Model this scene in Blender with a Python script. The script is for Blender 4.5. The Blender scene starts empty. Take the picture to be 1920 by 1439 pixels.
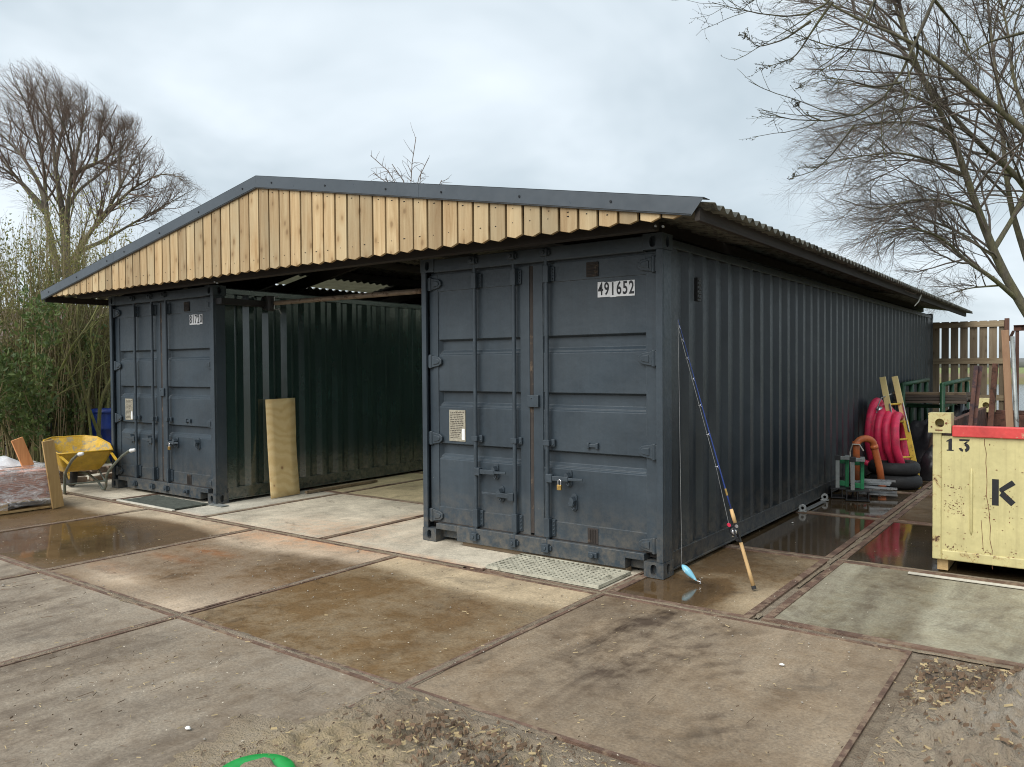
import bpy, math, random
import numpy as np
from mathutils import Vector, Matrix
random.seed(7); RNG = np.random.default_rng(11)
S = bpy.context.scene
COL = S.collection

# ------------------------------------------------------------------ camera
CAM = np.array([2.5874, -5.3936, 1.596]); FPX = 1481.06; PW, PH = 1920.0, 1439.0
YAW, PITCH, ROLL = -0.6359, -0.0204, -0.0071
_f = np.array([math.sin(YAW)*math.cos(PITCH), math.cos(YAW)*math.cos(PITCH), math.sin(PITCH)])
_r = np.array([math.cos(YAW), -math.sin(YAW), 0.0]); _u = np.cross(_r, _f)
_c, _s = math.cos(ROLL), math.sin(ROLL)
CR, CU, CF = _c*_r+_s*_u, -_s*_r+_c*_u, _f
cam_d = bpy.data.cameras.new('camera'); cam = bpy.data.objects.new('camera', cam_d); COL.objects.link(cam)
cam_d.sensor_width = 36.0; cam_d.lens = FPX/PW*36.0; cam_d.clip_start = 0.05; cam_d.clip_end = 3000
cam.matrix_world = Matrix(((CR[0], CU[0], -CF[0], CAM[0]), (CR[1], CU[1], -CF[1], CAM[1]), (CR[2], CU[2], -CF[2], CAM[2]), (0, 0, 0, 1)))
S.camera = cam

# ------------------------------------------------------------------ sky, sun, exposure
SUN_EL, SUN_AZ = math.radians(46), math.radians(186)      # azimuth clockwise from +y: behind the camera's back
world = bpy.data.worlds.new('World'); S.world = world; world.use_nodes = True
nt = world.node_tree; nt.nodes.clear()
def wn(t, **k):
    n = nt.nodes.new(t)
    for a, b in k.items(): setattr(n, a, b)
    return n
out = wn('ShaderNodeOutputWorld'); bg = wn('ShaderNodeBackground'); bg.inputs['Strength'].default_value = 0.1
sky = wn('ShaderNodeTexSky', sky_type='NISHITA', sun_disc=False, sun_elevation=SUN_EL, sun_rotation=SUN_AZ)
sky.dust_density = 3.0
tc = wn('ShaderNodeTexCoord'); sep = wn('ShaderNodeSeparateXYZ'); nt.links.new(tc.outputs['Generated'], sep.inputs[0])
absz = wn('ShaderNodeMath', operation='ABSOLUTE'); nt.links.new(sep.outputs['Z'], absz.inputs[0])
addz = wn('ShaderNodeMath', operation='ADD'); addz.inputs[1].default_value = 0.35; nt.links.new(absz.outputs[0], addz.inputs[0])
cmb = wn('ShaderNodeCombineXYZ')
for ax in ('X', 'Y'):
    d = wn('ShaderNodeMath', operation='DIVIDE'); nt.links.new(sep.outputs[ax], d.inputs[0]); nt.links.new(addz.outputs[0], d.inputs[1]); nt.links.new(d.outputs[0], cmb.inputs[ax])
no = wn('ShaderNodeTexNoise'); no.inputs['Scale'].default_value = 1.25; no.inputs['Detail'].default_value = 5; no.inputs['Roughness'].default_value = 0.52; no.inputs['Distortion'].default_value = 0.35
mp = wn('ShaderNodeMapping'); mp.inputs['Location'].default_value = (3.1, 1.7, 0.4); nt.links.new(cmb.outputs[0], mp.inputs[0]); nt.links.new(mp.outputs[0], no.inputs['Vector'])
cr = wn('ShaderNodeValToRGB'); cr.color_ramp.elements[0].position = 0.34; cr.color_ramp.elements[0].color = (0.226, 0.270, 0.298, 1)
cr.color_ramp.elements[1].position = 0.66; cr.color_ramp.elements[1].color = (0.415, 0.455, 0.485, 1)
e = cr.color_ramp.elements.new(0.5); e.color = (0.298, 0.341, 0.370, 1)
nt.links.new(no.outputs['Fac'], cr.inputs[0])
sc = wn('ShaderNodeVectorMath', operation='SCALE'); sc.inputs['Scale'].default_value = 10.0; nt.links.new(cr.outputs[0], sc.inputs[0])
mx = wn('ShaderNodeMix', data_type='RGBA'); mx.inputs['Factor'].default_value = 0.94
nt.links.new(sky.outputs[0], mx.inputs['A']); nt.links.new(sc.outputs[0], mx.inputs['B'])
nt.links.new(mx.outputs['Result'], bg.inputs['Color']); nt.links.new(bg.outputs[0], out.inputs[0])
sd = bpy.data.lights.new('sun', 'SUN'); sd.energy = 1.5; sd.angle = math.radians(50); sd.color = (1.0, 0.965, 0.92)
sun = bpy.data.objects.new('sun', sd); COL.objects.link(sun)
_sv = Vector((math.sin(SUN_AZ)*math.cos(SUN_EL), math.cos(SUN_AZ)*math.cos(SUN_EL), math.sin(SUN_EL)))
sun.rotation_euler = (-_sv).to_track_quat('-Z', 'Y').to_euler()
vs = S.view_settings; vs.view_transform = 'Standard'; vs.look = 'None'; vs.gamma = 1.0; vs.exposure = 1.17; vs.use_curve_mapping = False
S.render.engine = 'CYCLES'
S.cycles.use_denoising = True
try: S.cycles.denoiser = 'OPENIMAGEDENOISE'
except Exception: pass
S.cycles.filter_width = 1.05; S.cycles.max_bounces = 8; S.cycles.diffuse_bounces = 4; S.cycles.glossy_bounces = 4; S.cycles.transparent_max_bounces = 12
S.cycles.sample_clamp_indirect = 6.0

def at(u, v, d):
    """world point seen at photo pixel (u, v), d metres along the view axis"""
    return CAM + (CF + CR*(u-PW/2)/FPX - CU*(v-PH/2)/FPX)*d
def on_axis(u, v, ax, c):
    q = CF + CR*(u-PW/2)/FPX - CU*(v-PH/2)/FPX
    return CAM + q*((c-CAM[ax])/q[ax])

# ------------------------------------------------------------------ materials
MATS = {}
class NT:
    def __init__(s, name):
        s.m = bpy.data.materials.new(name); s.m.use_nodes = True; s.t = s.m.node_tree; s.t.nodes.clear()
        s.out = s.n('ShaderNodeOutputMaterial'); s.b = s.n('ShaderNodeBsdfPrincipled'); s.l(s.b.outputs[0], s.out.inputs[0])
        MATS[name] = s.m
    def n(s, t, **k):
        x = s.t.nodes.new(t)
        for a, b in k.items(): setattr(x, a, b)
        return x
    def l(s, a, b): s.t.links.new(a, b)
    def setv(s, sock, v):
        if hasattr(v, 'is_linked'): s.l(v, sock)
        else: sock.default_value = v
    def coord(s, kind='Object', scale=(1, 1, 1), rand=True, rot=(0, 0, 0)):
        if kind == 'World':
            v = s.n('ShaderNodeNewGeometry').outputs['Position']
        else:
            v = s.n('ShaderNodeTexCoord').outputs[kind]
        if rand and kind == 'Object':
            oi = s.n('ShaderNodeObjectInfo'); mu = s.n('ShaderNodeMath', operation='MULTIPLY'); mu.inputs[1].default_value = 37.0
            s.l(oi.outputs['Random'], mu.inputs[0]); ad = s.n('ShaderNodeVectorMath', operation='ADD'); s.l(v, ad.inputs[0]); s.l(mu.outputs[0], ad.inputs[1]); v = ad.outputs[0]
        mpn = s.n('ShaderNodeMapping'); mpn.inputs['Scale'].default_value = scale; mpn.inputs['Rotation'].default_value = rot; s.l(v, mpn.inputs[0])
        return mpn.outputs[0]
    def noise(s, vec, scale=5, detail=4, rough=.55, dist=0.0):
        x = s.n('ShaderNodeTexNoise'); x.inputs['Scale'].default_value = scale; x.inputs['Detail'].default_value = detail
        x.inputs['Roughness'].default_value = rough; x.inputs['Distortion'].default_value = dist; s.l(vec, x.inputs['Vector']); return x.outputs['Fac']
    def vor(s, vec, scale=5, feature='F1', outp='Distance', rnd=1.0):
        x = s.n('ShaderNodeTexVoronoi', feature=feature); x.inputs['Scale'].default_value = scale; x.inputs['Randomness'].default_value = rnd; s.l(vec, x.inputs['Vector']); return x.outputs[outp]
    def ramp(s, fac, a, b, va=0.0, vb=1.0):
        x = s.n('ShaderNodeMapRange', clamp=True); s.l(fac, x.inputs['Value'])
        x.inputs['From Min'].default_value = a; x.inputs['From Max'].default_value = b
        s.setv(x.inputs['To Min'], va); s.setv(x.inputs['To Max'], vb); return x.outputs[0]
    def math(s, op, a, b=0.0, clamp=False):
        x = s.n('ShaderNodeMath', operation=op, use_clamp=clamp); s.setv(x.inputs[0], a); s.setv(x.inputs[1], b); return x.outputs[0]
    def mix(s, fac, a, b, blend='MIX'):
        x = s.n('ShaderNodeMix', data_type='RGBA', blend_type=blend); s.setv(x.inputs['Factor'], fac)
        for sock, v in ((x.inputs['A'], a), (x.inputs['B'], b)):
            if hasattr(v, 'is_linked'): s.l(v, sock)
            else: sock.default_value = (*v, 1) if len(v) == 3 else v
        return x.outputs['Result']
    def val(s, col, fac):           # multiply a colour by a scalar socket
        x = s.n('ShaderNodeVectorMath', operation='SCALE')
        if hasattr(col, 'is_linked'): s.l(col, x.inputs[0])
        else: x.inputs[0].default_value = col
        s.setv(x.inputs['Scale'], fac); return x.outputs[0]
    def edge(s, radius, lo=.02, hi=.25):
        b = s.n('ShaderNodeBevel', samples=4); b.inputs['Radius'].default_value = radius; g = s.n('ShaderNodeNewGeometry'); d = s.n('ShaderNodeVectorMath', operation='DOT_PRODUCT')
        s.l(b.outputs[0], d.inputs[0]); s.l(g.outputs['Normal'], d.inputs[1]); return s.ramp(s.math('SUBTRACT', 1.0, d.outputs['Value']), lo, hi)
    def bump(s, h, strength=.3, dist=.01):
        x = s.n('ShaderNodeBump'); s.setv(x.inputs['Strength'], strength); x.inputs['Distance'].default_value = dist; s.l(h, x.inputs['Height'])
        s.l(x.outputs[0], s.b.inputs['Normal']); return x.outputs[0]
    def set(s, **k):
        for a, v in k.items(): 
            sock = s.b.inputs[a.replace('_', ' ')]
            if hasattr(v, 'is_linked'): s.l(v, sock)
            else: sock.default_value = (*v, 1) if isinstance(v, tuple) and len(v) == 3 and a == 'Base_Color' else v
        return s

def simple(name, col, rough=.5, metal=0.0, var=.25, vs_=6.0, col2=None, thr=.62, soft=.08, c2s=9.0, bump=.0, bs=60.0, rvar=.12, coord='Object', stretch=(1, 1, 1), rough2=None):
    """paint / metal / plastic with uneven tone, an optional second colour in worn patches and fine relief"""
    N = NT(name); v = N.coord(coord, stretch)
    n1 = N.noise(v, vs_, 6, .6); n2 = N.noise(v, vs_*7.3, 4, .6)
    tone = N.math('ADD', N.ramp(n1, .3, .7, 1-var, 1+var), N.ramp(n2, .3, .7, -var*.35, var*.35))
    c = N.val(col, tone); ro = N.ramp(n2, .3, .7, max(.03, rough-rvar), min(1, rough+rvar))
    if col2:
        m = N.ramp(N.noise(v, c2s, 8, .68, .3), thr, thr+soft); c = N.mix(m, c, col2)
        ro = N.math('ADD', ro, N.math('MULTIPLY', m, .3), True)
    N.set(Base_Color=c, Roughness=ro, Metallic=metal)
    if bump: N.bump(N.noise(v, bs, 5, .6), bump, .01)
    return N.m

def wood(name, col, dark, axis=2, rough=.7, knots=True, tone=.22, grain=1.0, col2=None):
    N = NT(name); st = [9.0, 9.0, 9.0]; st[axis] = .55
    v = N.coord('Object', tuple(st)); vk = N.coord('Object', tuple(1.0 if i != axis else .55 for i in range(3)))
    oi = N.n('ShaderNodeObjectInfo').outputs['Random']
    g = N.noise(v, 2.2*grain, 6, .65, .8); g2 = N.noise(v, 11*grain, 4, .6)
    c = N.mix(N.ramp(g, .35, .72), col, dark); c = N.mix(N.ramp(g2, .5, .8, 0, .35), c, dark)
    if col2: c = N.mix(N.ramp(N.noise(vk, 2.0, 4, .6), .45, .7, 0, .7), c, col2)
    if knots:
        sp = N.n('ShaderNodeSeparateXYZ'); N.l(N.coord('Object'), sp.inputs[0]); oth = [i for i in range(3) if i != axis]; cb = N.n('ShaderNodeCombineXYZ')
        N.l(N.math('ADD', sp.outputs[oth[0]], sp.outputs[oth[1]]), cb.inputs[0]); N.l(N.math('MULTIPLY', sp.outputs[axis], .6), cb.inputs[1])
        vx = N.n('ShaderNodeTexVoronoi', voronoi_dimensions='2D'); vx.inputs['Scale'].default_value = 4.6; N.l(cb.outputs[0], vx.inputs['Vector']); k = N.math('ADD', vx.outputs['Distance'], N.ramp(N.noise(v, 5, 3), .3, .7, -.03, .03)); m = N.ramp(k, .035, .085, 1, 0); c = N.mix(N.math('MULTIPLY', m, .75), c, tuple(x*.28 for x in dark))
        m2 = N.ramp(k, .06, .24, .55, 0); c = N.mix(m2, c, dark)
    c = N.val(c, N.ramp(oi, 0, 1, 1-tone, 1+tone))
    N.set(Base_Color=c, Roughness=rough); N.bump(g2, .25, .004); return N.m

# container paint: satin anthracite with chalky bloom, scuffs and rust nicks
def paint(name, col, rough=.42, streak=.35, rust=.80, chalk=(.16, .18, .19), worn=1.0, dent=.30):
    N = NT(name); v = N.coord('Object', rand=False); vst = N.coord('Object', (5, 5, .35), rand=False)
    n1 = N.noise(v, 1.3, 6, .6); n2 = N.noise(v, 38, 5, .6); ns = N.noise(vst, 3.0, 6, .65, .4)
    tone = N.math('ADD', N.ramp(n1, .3, .7, .82, 1.18), N.ramp(ns, .35, .75, -streak*.3, streak*.3))
    c = N.val(col, tone)
    sc_ = N.ramp(N.noise(v, 6.0, 10, .80, .8), .655, .73); c = N.mix(N.math('MULTIPLY', sc_, .60*worn), c, chalk)
    fade = N.ramp(N.noise(v, .8, 4, .6, .5), .45, .75); c = N.mix(N.math('MULTIPLY', fade, .28*worn), c, chalk)
    spk = N.ramp(N.vor(v, 7.0), .012, .02, 1, 0); gate = N.ramp(N.noise(v, 2.4, 3), .56, .6); c = N.mix(N.math('MULTIPLY', spk, gate), c, (.5, .5, .48))
    rs = N.ramp(N.noise(v, 17, 9, .74), rust-.115, rust-.09); c = N.mix(rs, c, (.09, .04, .02))
    if worn > .5: c = N.mix(N.math('MULTIPLY', N.math('MULTIPLY', N.edge(.012), N.ramp(N.noise(v, 13, 7, .75), .42, .62)), .55), c, tuple(x*1.15 for x in chalk))
    vz = N.n('ShaderNodeSeparateXYZ'); N.l(v, vz.inputs[0])
    splash = N.math('MULTIPLY', N.ramp(vz.outputs['Z'], .02, .55, 1, 0), N.ramp(N.noise(v, 12, 7, .75), .40, .66)); c = N.mix(N.math('MULTIPLY', splash, .7), c, (.17, .145, .11))
    N.set(Base_Color=c, Roughness=N.ramp(n2, .3, .7, rough-.1*worn, rough+.12*worn)); N.bump(N.math('ADD', N.math('MULTIPLY', N.noise(v, 1.9, 3, .5), 2.2), N.math('ADD', N.noise(v, 6.0, 3), N.math('MULTIPLY', n2, .12*worn))), dent, .016); return N.m

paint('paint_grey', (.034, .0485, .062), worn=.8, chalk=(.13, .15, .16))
paint('paint_green', (.020, .042, .038), rough=.17, streak=.25, rust=1.3, chalk=(.06, .09, .08), worn=.15, dent=.07)
MATS['paint_green'].node_tree.nodes['Principled BSDF'].inputs['IOR'].default_value = 1.9
paint('paint_grey_shaded', (.018, .025, .031), rough=.42, streak=.4, worn=.6, dent=.2)  # same grey paint darkened: shade on the side walls put into the colour
simple('gasket', (.035, .028, .024), .8, var=.4, col2=(.12, .09, .065), thr=.55)
simple('rod_steel', (.041, .055, .068), .4, var=.2, col2=(.17, .15, .13), thr=.70)
simple('brass', (.55, .36, .12), .35, .9)
simple('sticker', (.78, .79, .80), .45, var=.06, col2=(.45, .44, .42), thr=.68)
simple('ink', (.012, .013, .016), .5, var=.1)
simple('dark_void', (.008, .008, .008), .9, var=.1)
simple('trim_steel', (.066, .080, .094), .38, var=.12, vs_=2.0, col2=(.12, .125, .13), thr=.66, c2s=4, soft=.2)
simple('screw_steel', (.02, .022, .025), .4, .5)
wood('plank_wood', (.52, .39, .215), (.31, .19, .08), 2, .62, tone=.27, grain=.8, col2=(.43, .355, .215))
wood('dark_beam', (.035, .028, .023), (.018, .014, .011), 1, .8, knots=False)
wood('dark_beam_x', (.022, .018, .015), (.012, .010, .008), 0, .8, knots=False)
simple('roof_sheet', (.115, .112, .09), .55, var=.3, col2=(.05, .05, .04), thr=.5, bump=.1)
simple('galvanised', (.42, .43, .42), .45, .75, var=.25, vs_=14, col2=(.2, .2, .17), thr=.58)
simple('pipe_steel', (.24, .19, .14), .5, .35, var=.35, col2=(.10, .06, .04), thr=.55)
simple('black_iron', (.02, .02, .021), .55, var=.3)
simple('rust_edge', (.145, .088, .062), .62, var=.45, vs_=5, col2=(.24, .17, .115), thr=.50, bump=.5, bs=120)
simple('yellow_paint', (.54, .325, .025), .4, var=.2, vs_=9, col2=(.30, .17, .04), thr=.62, soft=.10, c2s=13, bump=.2)
simple('tray_inside', (.54, .335, .035), .55, var=.25, vs_=9, col2=(.30, .265, .175), thr=.515, soft=.08, c2s=12, bump=.5)
simple('green_tube', (.16, .18, .15), .45, .3, var=.3, col2=(.22, .17, .11), thr=.56)
simple('grip_white', (.72, .72, .70), .5, var=.12)
simple('rubber', (.016, .016, .017), .7, var=.3, bump=.3)
wood('pallet_wood', (.62, .42, .18), (.42, .25, .09), 2, .75)
wood('pallet_wood_y', (.60, .42, .20), (.40, .25, .10), 1, .75)
wood('orange_board', (.72, .34, .13), (.55, .22, .08), 2, .6, knots=False)
wood('terracotta', (.70, .43, .35), (.56, .31, .24), 1, .6, knots=False, tone=.15)
simple('ladder_yellow', (.68, .46, .06), .5, var=.18, col2=(.16, .10, .04), thr=.60, c2s=14)
simple('ladder_pale', (.72, .58, .26), .5, var=.12, col2=(.3, .22, .1), thr=.68, c2s=14)
simple('hose_pink', (.74, .035, .105), .48, var=.22, vs_=8, col2=(.36, .05, .075), thr=.54, soft=.2, c2s=5, bump=.35, bs=40)
simple('pvc_orange', (.55, .145, .045), .45, var=.2, col2=(.33, .16, .085), thr=.52, soft=.15, c2s=7)
simple('rope', (.62, .58, .50), .8, var=.2)
simple('stand_green', (.02, .22, .085), .5, var=.25, col2=(.30, .32, .28), thr=.62, c2s=16)
simple('stand_grey', (.28, .30, .29), .5, .3, var=.3, col2=(.09, .08, .07), thr=.58, c2s=14)
simple('aluminium', (.50, .52, .53), .35, .85, var=.15)
simple('rack_green', (.014, .065, .026), .45, var=.3, col2=(.10, .06, .035), thr=.66)
wood('old_timber', (.11, .085, .065), (.05, .038, .03), 0, .85)
wood('old_timber_pale', (.27, .20, .12), (.14, .095, .06), 0, .85)
simple('tarp_black', (.018, .018, .021), .4, var=.4, bump=.5, bs=12)
simple('tarp_brown', (.13, .09, .07), .6, var=.4, bump=.4, bs=14)
wood('fence_slat', (.22, .175, .115), (.14, .10, .06), 2, .85)
wood('fence_rail', (.36, .285, .18), (.18, .125, .07), 0, .85)
wood('fence_post', (.12, .06, .04), (.07, .034, .024), 2, .85, knots=False)
def skip_paint(name, thr):
    N = NT(name); v = N.coord('Object'); vs2 = N.coord('Object', (14, 14, .8)); n1 = N.noise(v, 2.2, 6, .6); n2 = N.noise(v, 26, 5, .6)
    c = N.val((.575, .51, .245), N.math('ADD', N.ramp(n1, .3, .7, .84, 1.14), N.ramp(n2, .3, .7, -.06, .06)))
    run = N.math('MULTIPLY', N.ramp(N.noise(vs2, 1.4, 6, .68, .3), .50, .78), .42); c = N.mix(run, c, (.30, .235, .115))
    sm = N.ramp(N.noise(v, 5, 8, .75, .6), .56, .74, 0, .35); c = N.mix(sm, c, (.42, .36, .19))
    k = N.noise(v, 8, 10, .72, .4); halo = N.ramp(k, thr-.05, thr+.01, 0, .75); c = N.mix(halo, c, (.36, .20, .07)); chip = N.math('MAXIMUM', N.ramp(k, thr, thr+.012), N.math('MULTIPLY', N.edge(.012), N.ramp(N.noise(v, 11, 8, .75), .50, .60))); c = N.mix(chip, c, (.085, .038, .022))
    N.set(Base_Color=c, Roughness=N.ramp(n2, .3, .7, .42, .66)); N.bump(N.math('SUBTRACT', N.math('MULTIPLY', N.noise(v, 2.5, 3), 1.6), N.math('MULTIPLY', chip, .15)), .35, .02)
skip_paint('skip_yellow', .675); skip_paint('skip_edge', .60)
simple('skip_red', (.60, .06, .055), .5, var=.2, col2=(.55, .33, .20), thr=.62, soft=.04, c2s=11, bump=.2, bs=20)
simple('skip_rust', (.10, .042, .026), .8, var=.4, col2=(.045, .025, .018), thr=.5, bump=.4)
simple('rust_line', (.15, .05, .022), .8, var=.4)
simple('rust_bar', (.12, .055, .04), .7, var=.4, col2=(.06, .04, .045), thr=.5)
wood('long_pole', (.34, .20, .11), (.24, .13, .07), 2, .7, knots=False)
simple('lid_green', (.015, .30, .06), .4, var=.15, col2=(.42, .32, .18), thr=.66)
simple('rod_blue', (.02, .045, .20), .25, var=.2)
simple('reel_black', (.015, .015, .017), .3, var=.2)
simple('reel_silver', (.65, .66, .68), .25, .8)
simple('reel_red', (.55, .03, .07), .35, var=.1)
wood('cork', (.66, .45, .22), (.50, .31, .13), 2, .7, knots=False)
simple('lure_blue', (.22, .52, .66), .25, var=.1, col2=(.75, .80, .82), thr=.58, c2s=25)
simple('line_nylon', (.30, .30, .30), .3)
simple('blue_plastic', (.01, .035, .22), .4, var=.25)
simple('brick_old', (.20, .15, .11), .85, var=.4)
simple('house_wall', (.22, .22, .215), .85, var=.3)
simple('plate_metal', (.40, .37, .29), .45, .3, var=.2, vs_=30, col2=(.20, .17, .12), thr=.55, c2s=40)
simple('mat_dark', (.075, .085, .07), .85, var=.35, vs_=14, bump=.9, bs=130)
simple('batten_pale', (.55, .52, .44), .8, var=.2)
simple('straw', (.44, .345, .19), .8, var=.3)
simple('chip_dark', (.14, .095, .062), .9, var=.4)
simple('bark_chip', (.16, .105, .065), .9, var=.5, vs_=4, bump=.5)
simple('chip_white', (.50, .45, .36), .8, var=.15)
simple('stone', (.30, .27, .23), .85, var=.3)
simple('white_debris', (.75, .75, .72), .6, var=.1)

def bark(name, col, moss, amt=.5):
    N = NT(name); v = N.coord('Object', (1, 1, .4), rand=False); n1 = N.noise(v, 3, 6, .65); n2 = N.noise(v, 24, 5, .65)
    c = N.mix(N.ramp(n1, .6-amt*.35, .85-amt*.35), col, moss); c = N.val(c, N.ramp(n2, .25, .75, .6, 1.4))
    N.set(Base_Color=c, Roughness=.9); N.bump(n2, .6, .02); return N.m
bark('bark_willow', (.15, .13, .10), (.16, .145, .07), .35)
bark('twig_willow', (.155, .115, .088), (.18, .12, .09), .5)
bark('bark_mossy', (.13, .113, .085), (.145, .135, .065), .6)
bark('twig_dark', (.13, .105, .085), (.17, .13, .11), .4)
bark('bark_near', (.06, .052, .036), (.10, .095, .035), .5)
bark('stem_brown', (.29, .225, .13), (.23, .21, .085), .5)
bark('stem_mossy', (.16, .145, .07), (.16, .17, .045), .7)
def leafmat(name, a, b, tr=.35):
    N = NT(name); g = N.n('ShaderNodeNewGeometry'); c = N.mix(g.outputs['Random Per Island'], a, b)
    N.set(Base_Color=c, Roughness=.5); 
    t = N.n('ShaderNodeBsdfTranslucent'); N.l(N.val(c, 1.3), t.inputs[0]); ms = N.n('ShaderNodeMixShader'); ms.inputs[0].default_value = tr
    N.l(N.b.outputs[0], ms.inputs[1]); N.l(t.outputs[0], ms.inputs[2]); N.l(ms.outputs[0], N.out.inputs[0]); return N.m
leafmat('leaf_laurel', (.06, .105, .028), (.16, .21, .065))
leafmat('leaf_privet', (.19, .19, .06), (.33, .31, .11))
leafmat('leaf_dark', (.035, .05, .020), (.085, .095, .038))
leafmat('leaf_dry', (.14, .095, .045), (.20, .16, .07))

def plywood():
    N = NT('plywood'); v = N.coord('Object', (1, 1, 1), rand=False)
    wv = N.n('ShaderNodeTexWave', wave_type='BANDS', bands_direction='Z'); wv.inputs['Scale'].default_value = 2.6; wv.inputs['Distortion'].default_value = 14; wv.inputs['Detail'].default_value = 2.5; wv.inputs['Detail Scale'].default_value = .9
    N.l(v, wv.inputs['Vector']); c = N.mix(N.ramp(wv.outputs['Fac'], .2, .95), (.74, .57, .29), (.67, .485, .225))
    sp = N.n('ShaderNodeSeparateXYZ'); N.l(v, sp.inputs[0]); cb = N.n('ShaderNodeCombineXYZ'); N.l(sp.outputs['Y'], cb.inputs[0]); N.l(sp.outputs['Z'], cb.inputs[1]); vx = N.n('ShaderNodeTexVoronoi', voronoi_dimensions='2D'); vx.inputs['Scale'].default_value = 3.1; N.l(cb.outputs[0], vx.inputs['Vector']); k = N.math('ADD', vx.outputs['Distance'], N.ramp(N.noise(v, 2.6, 2), .42, .56, .0, .10)); c = N.mix(N.ramp(k, .06, .17, .4, 0), c, (.45, .27, .10)); c = N.mix(N.ramp(k, .03, .08, .8, 0), c, (.20, .09, .035)); c = N.mix(N.ramp(N.noise(v, 60, 4), .3, .7, 0, .18), c, (.42, .26, .1))
    N.set(Base_Color=c, Roughness=.65); return N.m
plywood()

def film():
    N = NT('plastic_film'); v = N.coord('Object', (1, 1, 2.2), rand=False); n = N.noise(v, 5.5, 7, .68, 1.3)
    N.set(Base_Color=(.92, .90, .90), Roughness=.16, Alpha=N.ramp(n, .46, .66, .12, .85)); N.b.inputs['Transmission Weight'].default_value = 0
    N.bump(N.noise(v, 9, 6, .6, 1.6), .9, .03); return N.m
film()
simple('film_white', (.72, .72, .73), .25, var=.1, bump=.7, bs=9)
def skylight(name, col, amt):
    N = NT(name); v = N.coord('Object'); c = N.val(col, N.ramp(N.noise(v, 7, 5), .3, .7, .75, 1.15)); N.set(Base_Color=c, Roughness=.6)
    t = N.n('ShaderNodeBsdfTranslucent'); N.l(c, t.inputs[0]); ms = N.n('ShaderNodeMixShader'); ms.inputs[0].default_value = amt
    N.l(N.b.outputs[0], ms.inputs[1]); N.l(t.outputs[0], ms.inputs[2]); N.l(ms.outputs[0], N.out.inputs[0]); return N.m
skylight('skylight_sheet', (.80, .86, .70), .88); skylight('skylight_dirty', (.13, .125, .08), .4)

def concrete():
    """worn yard slab; vertex attributes carry where water lies (wet), dry sawdust (dust) and trodden-in earth (dirt)"""
    N = NT('concrete'); v = N.coord('World'); vt = N.coord('World', (1, .22, 1), rot=(0, 0, .5))
    oc = N.n('ShaderNodeObjectInfo').outputs['Color']
    def attr(a): return N.n('ShaderNodeAttribute', attribute_name=a).outputs['Fac']
    n1 = N.noise(v, 1.6, 6, .62, .4); n2 = N.noise(v, 9, 6, .65, .3); n3 = N.noise(v, 70, 4, .6); n4 = N.noise(vt, 4.0, 7, .66, .6)
    c = N.val(oc, N.math('ADD', N.ramp(n1, .3, .7, .72, 1.28), N.math('ADD', N.ramp(n2, .3, .7, -.22, .22), N.ramp(n3, .3, .7, -.22, .22))))
    agg = N.vor(v, 120); c = N.mix(N.math('MULTIPLY', N.ramp(agg, .12, .26, 1, 0), N.ramp(N.noise(v, 55, 2), .5, .62)), c, (.52, .48, .41))
    agd = N.vor(v, 83); c = N.mix(N.math('MULTIPLY', N.ramp(agd, .10, .2, .7, 0), N.ramp(N.noise(v, 33, 2), .5, .6)), c, (.10, .085, .065))
    dirt = attr('dirt'); md = N.math('MULTIPLY', dirt, N.ramp(N.math('ADD', n4, N.math('MULTIPLY', n2, .5)), .62, .92), True); c = N.mix(md, c, (.105, .075, .052))
    blot = N.math('MULTIPLY', N.ramp(N.noise(v, 2.8, 8, .75, .8), .56, .68), .5); c = N.mix(blot, c, (.13, .105, .08))
    ox = N.math('MULTIPLY', attr('dust'), N.ramp(N.math('ADD', n2, N.math('MULTIPLY', n3, .35)), .50, .80), True); c = N.mix(ox, c, (.64, .32, .155))
    wet = attr('wet'); w = N.math('ADD', wet, N.math('MULTIPLY', N.math('SUBTRACT', N.math('ADD', N.math('MULTIPLY', n1, .6), N.math('MULTIPLY', n2, .4)), .5), .9))
    damp = N.ramp(w, .22, .58); pud = N.ramp(w, .68, .86)
    c = N.mix(damp, c, N.mix(1.0, c, (.315, .25, .185), 'MULTIPLY')); c = N.mix(N.math('MULTIPLY', pud, .55), c, N.val(c, .5))
    ro = N.ramp(damp, 0, 1, .85, .36); ro = N.math('ADD', N.math('MULTIPLY', ro, N.math('SUBTRACT', 1.0, pud)), N.math('MULTIPLY', pud, N.ramp(n2, .3, .7, .035, .11)))
    N.set(Base_Color=c, Roughness=ro); N.b.inputs['IOR'].default_value = 1.4
    h = N.math('ADD', N.math('MULTIPLY', n2, .8), N.math('ADD', N.math('MULTIPLY', n3, .35), N.math('MULTIPLY', n1, .5)))
    N.bump(h, N.ramp(pud, 0, 1, .5, .012), .012); return N.m
concrete()
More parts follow.
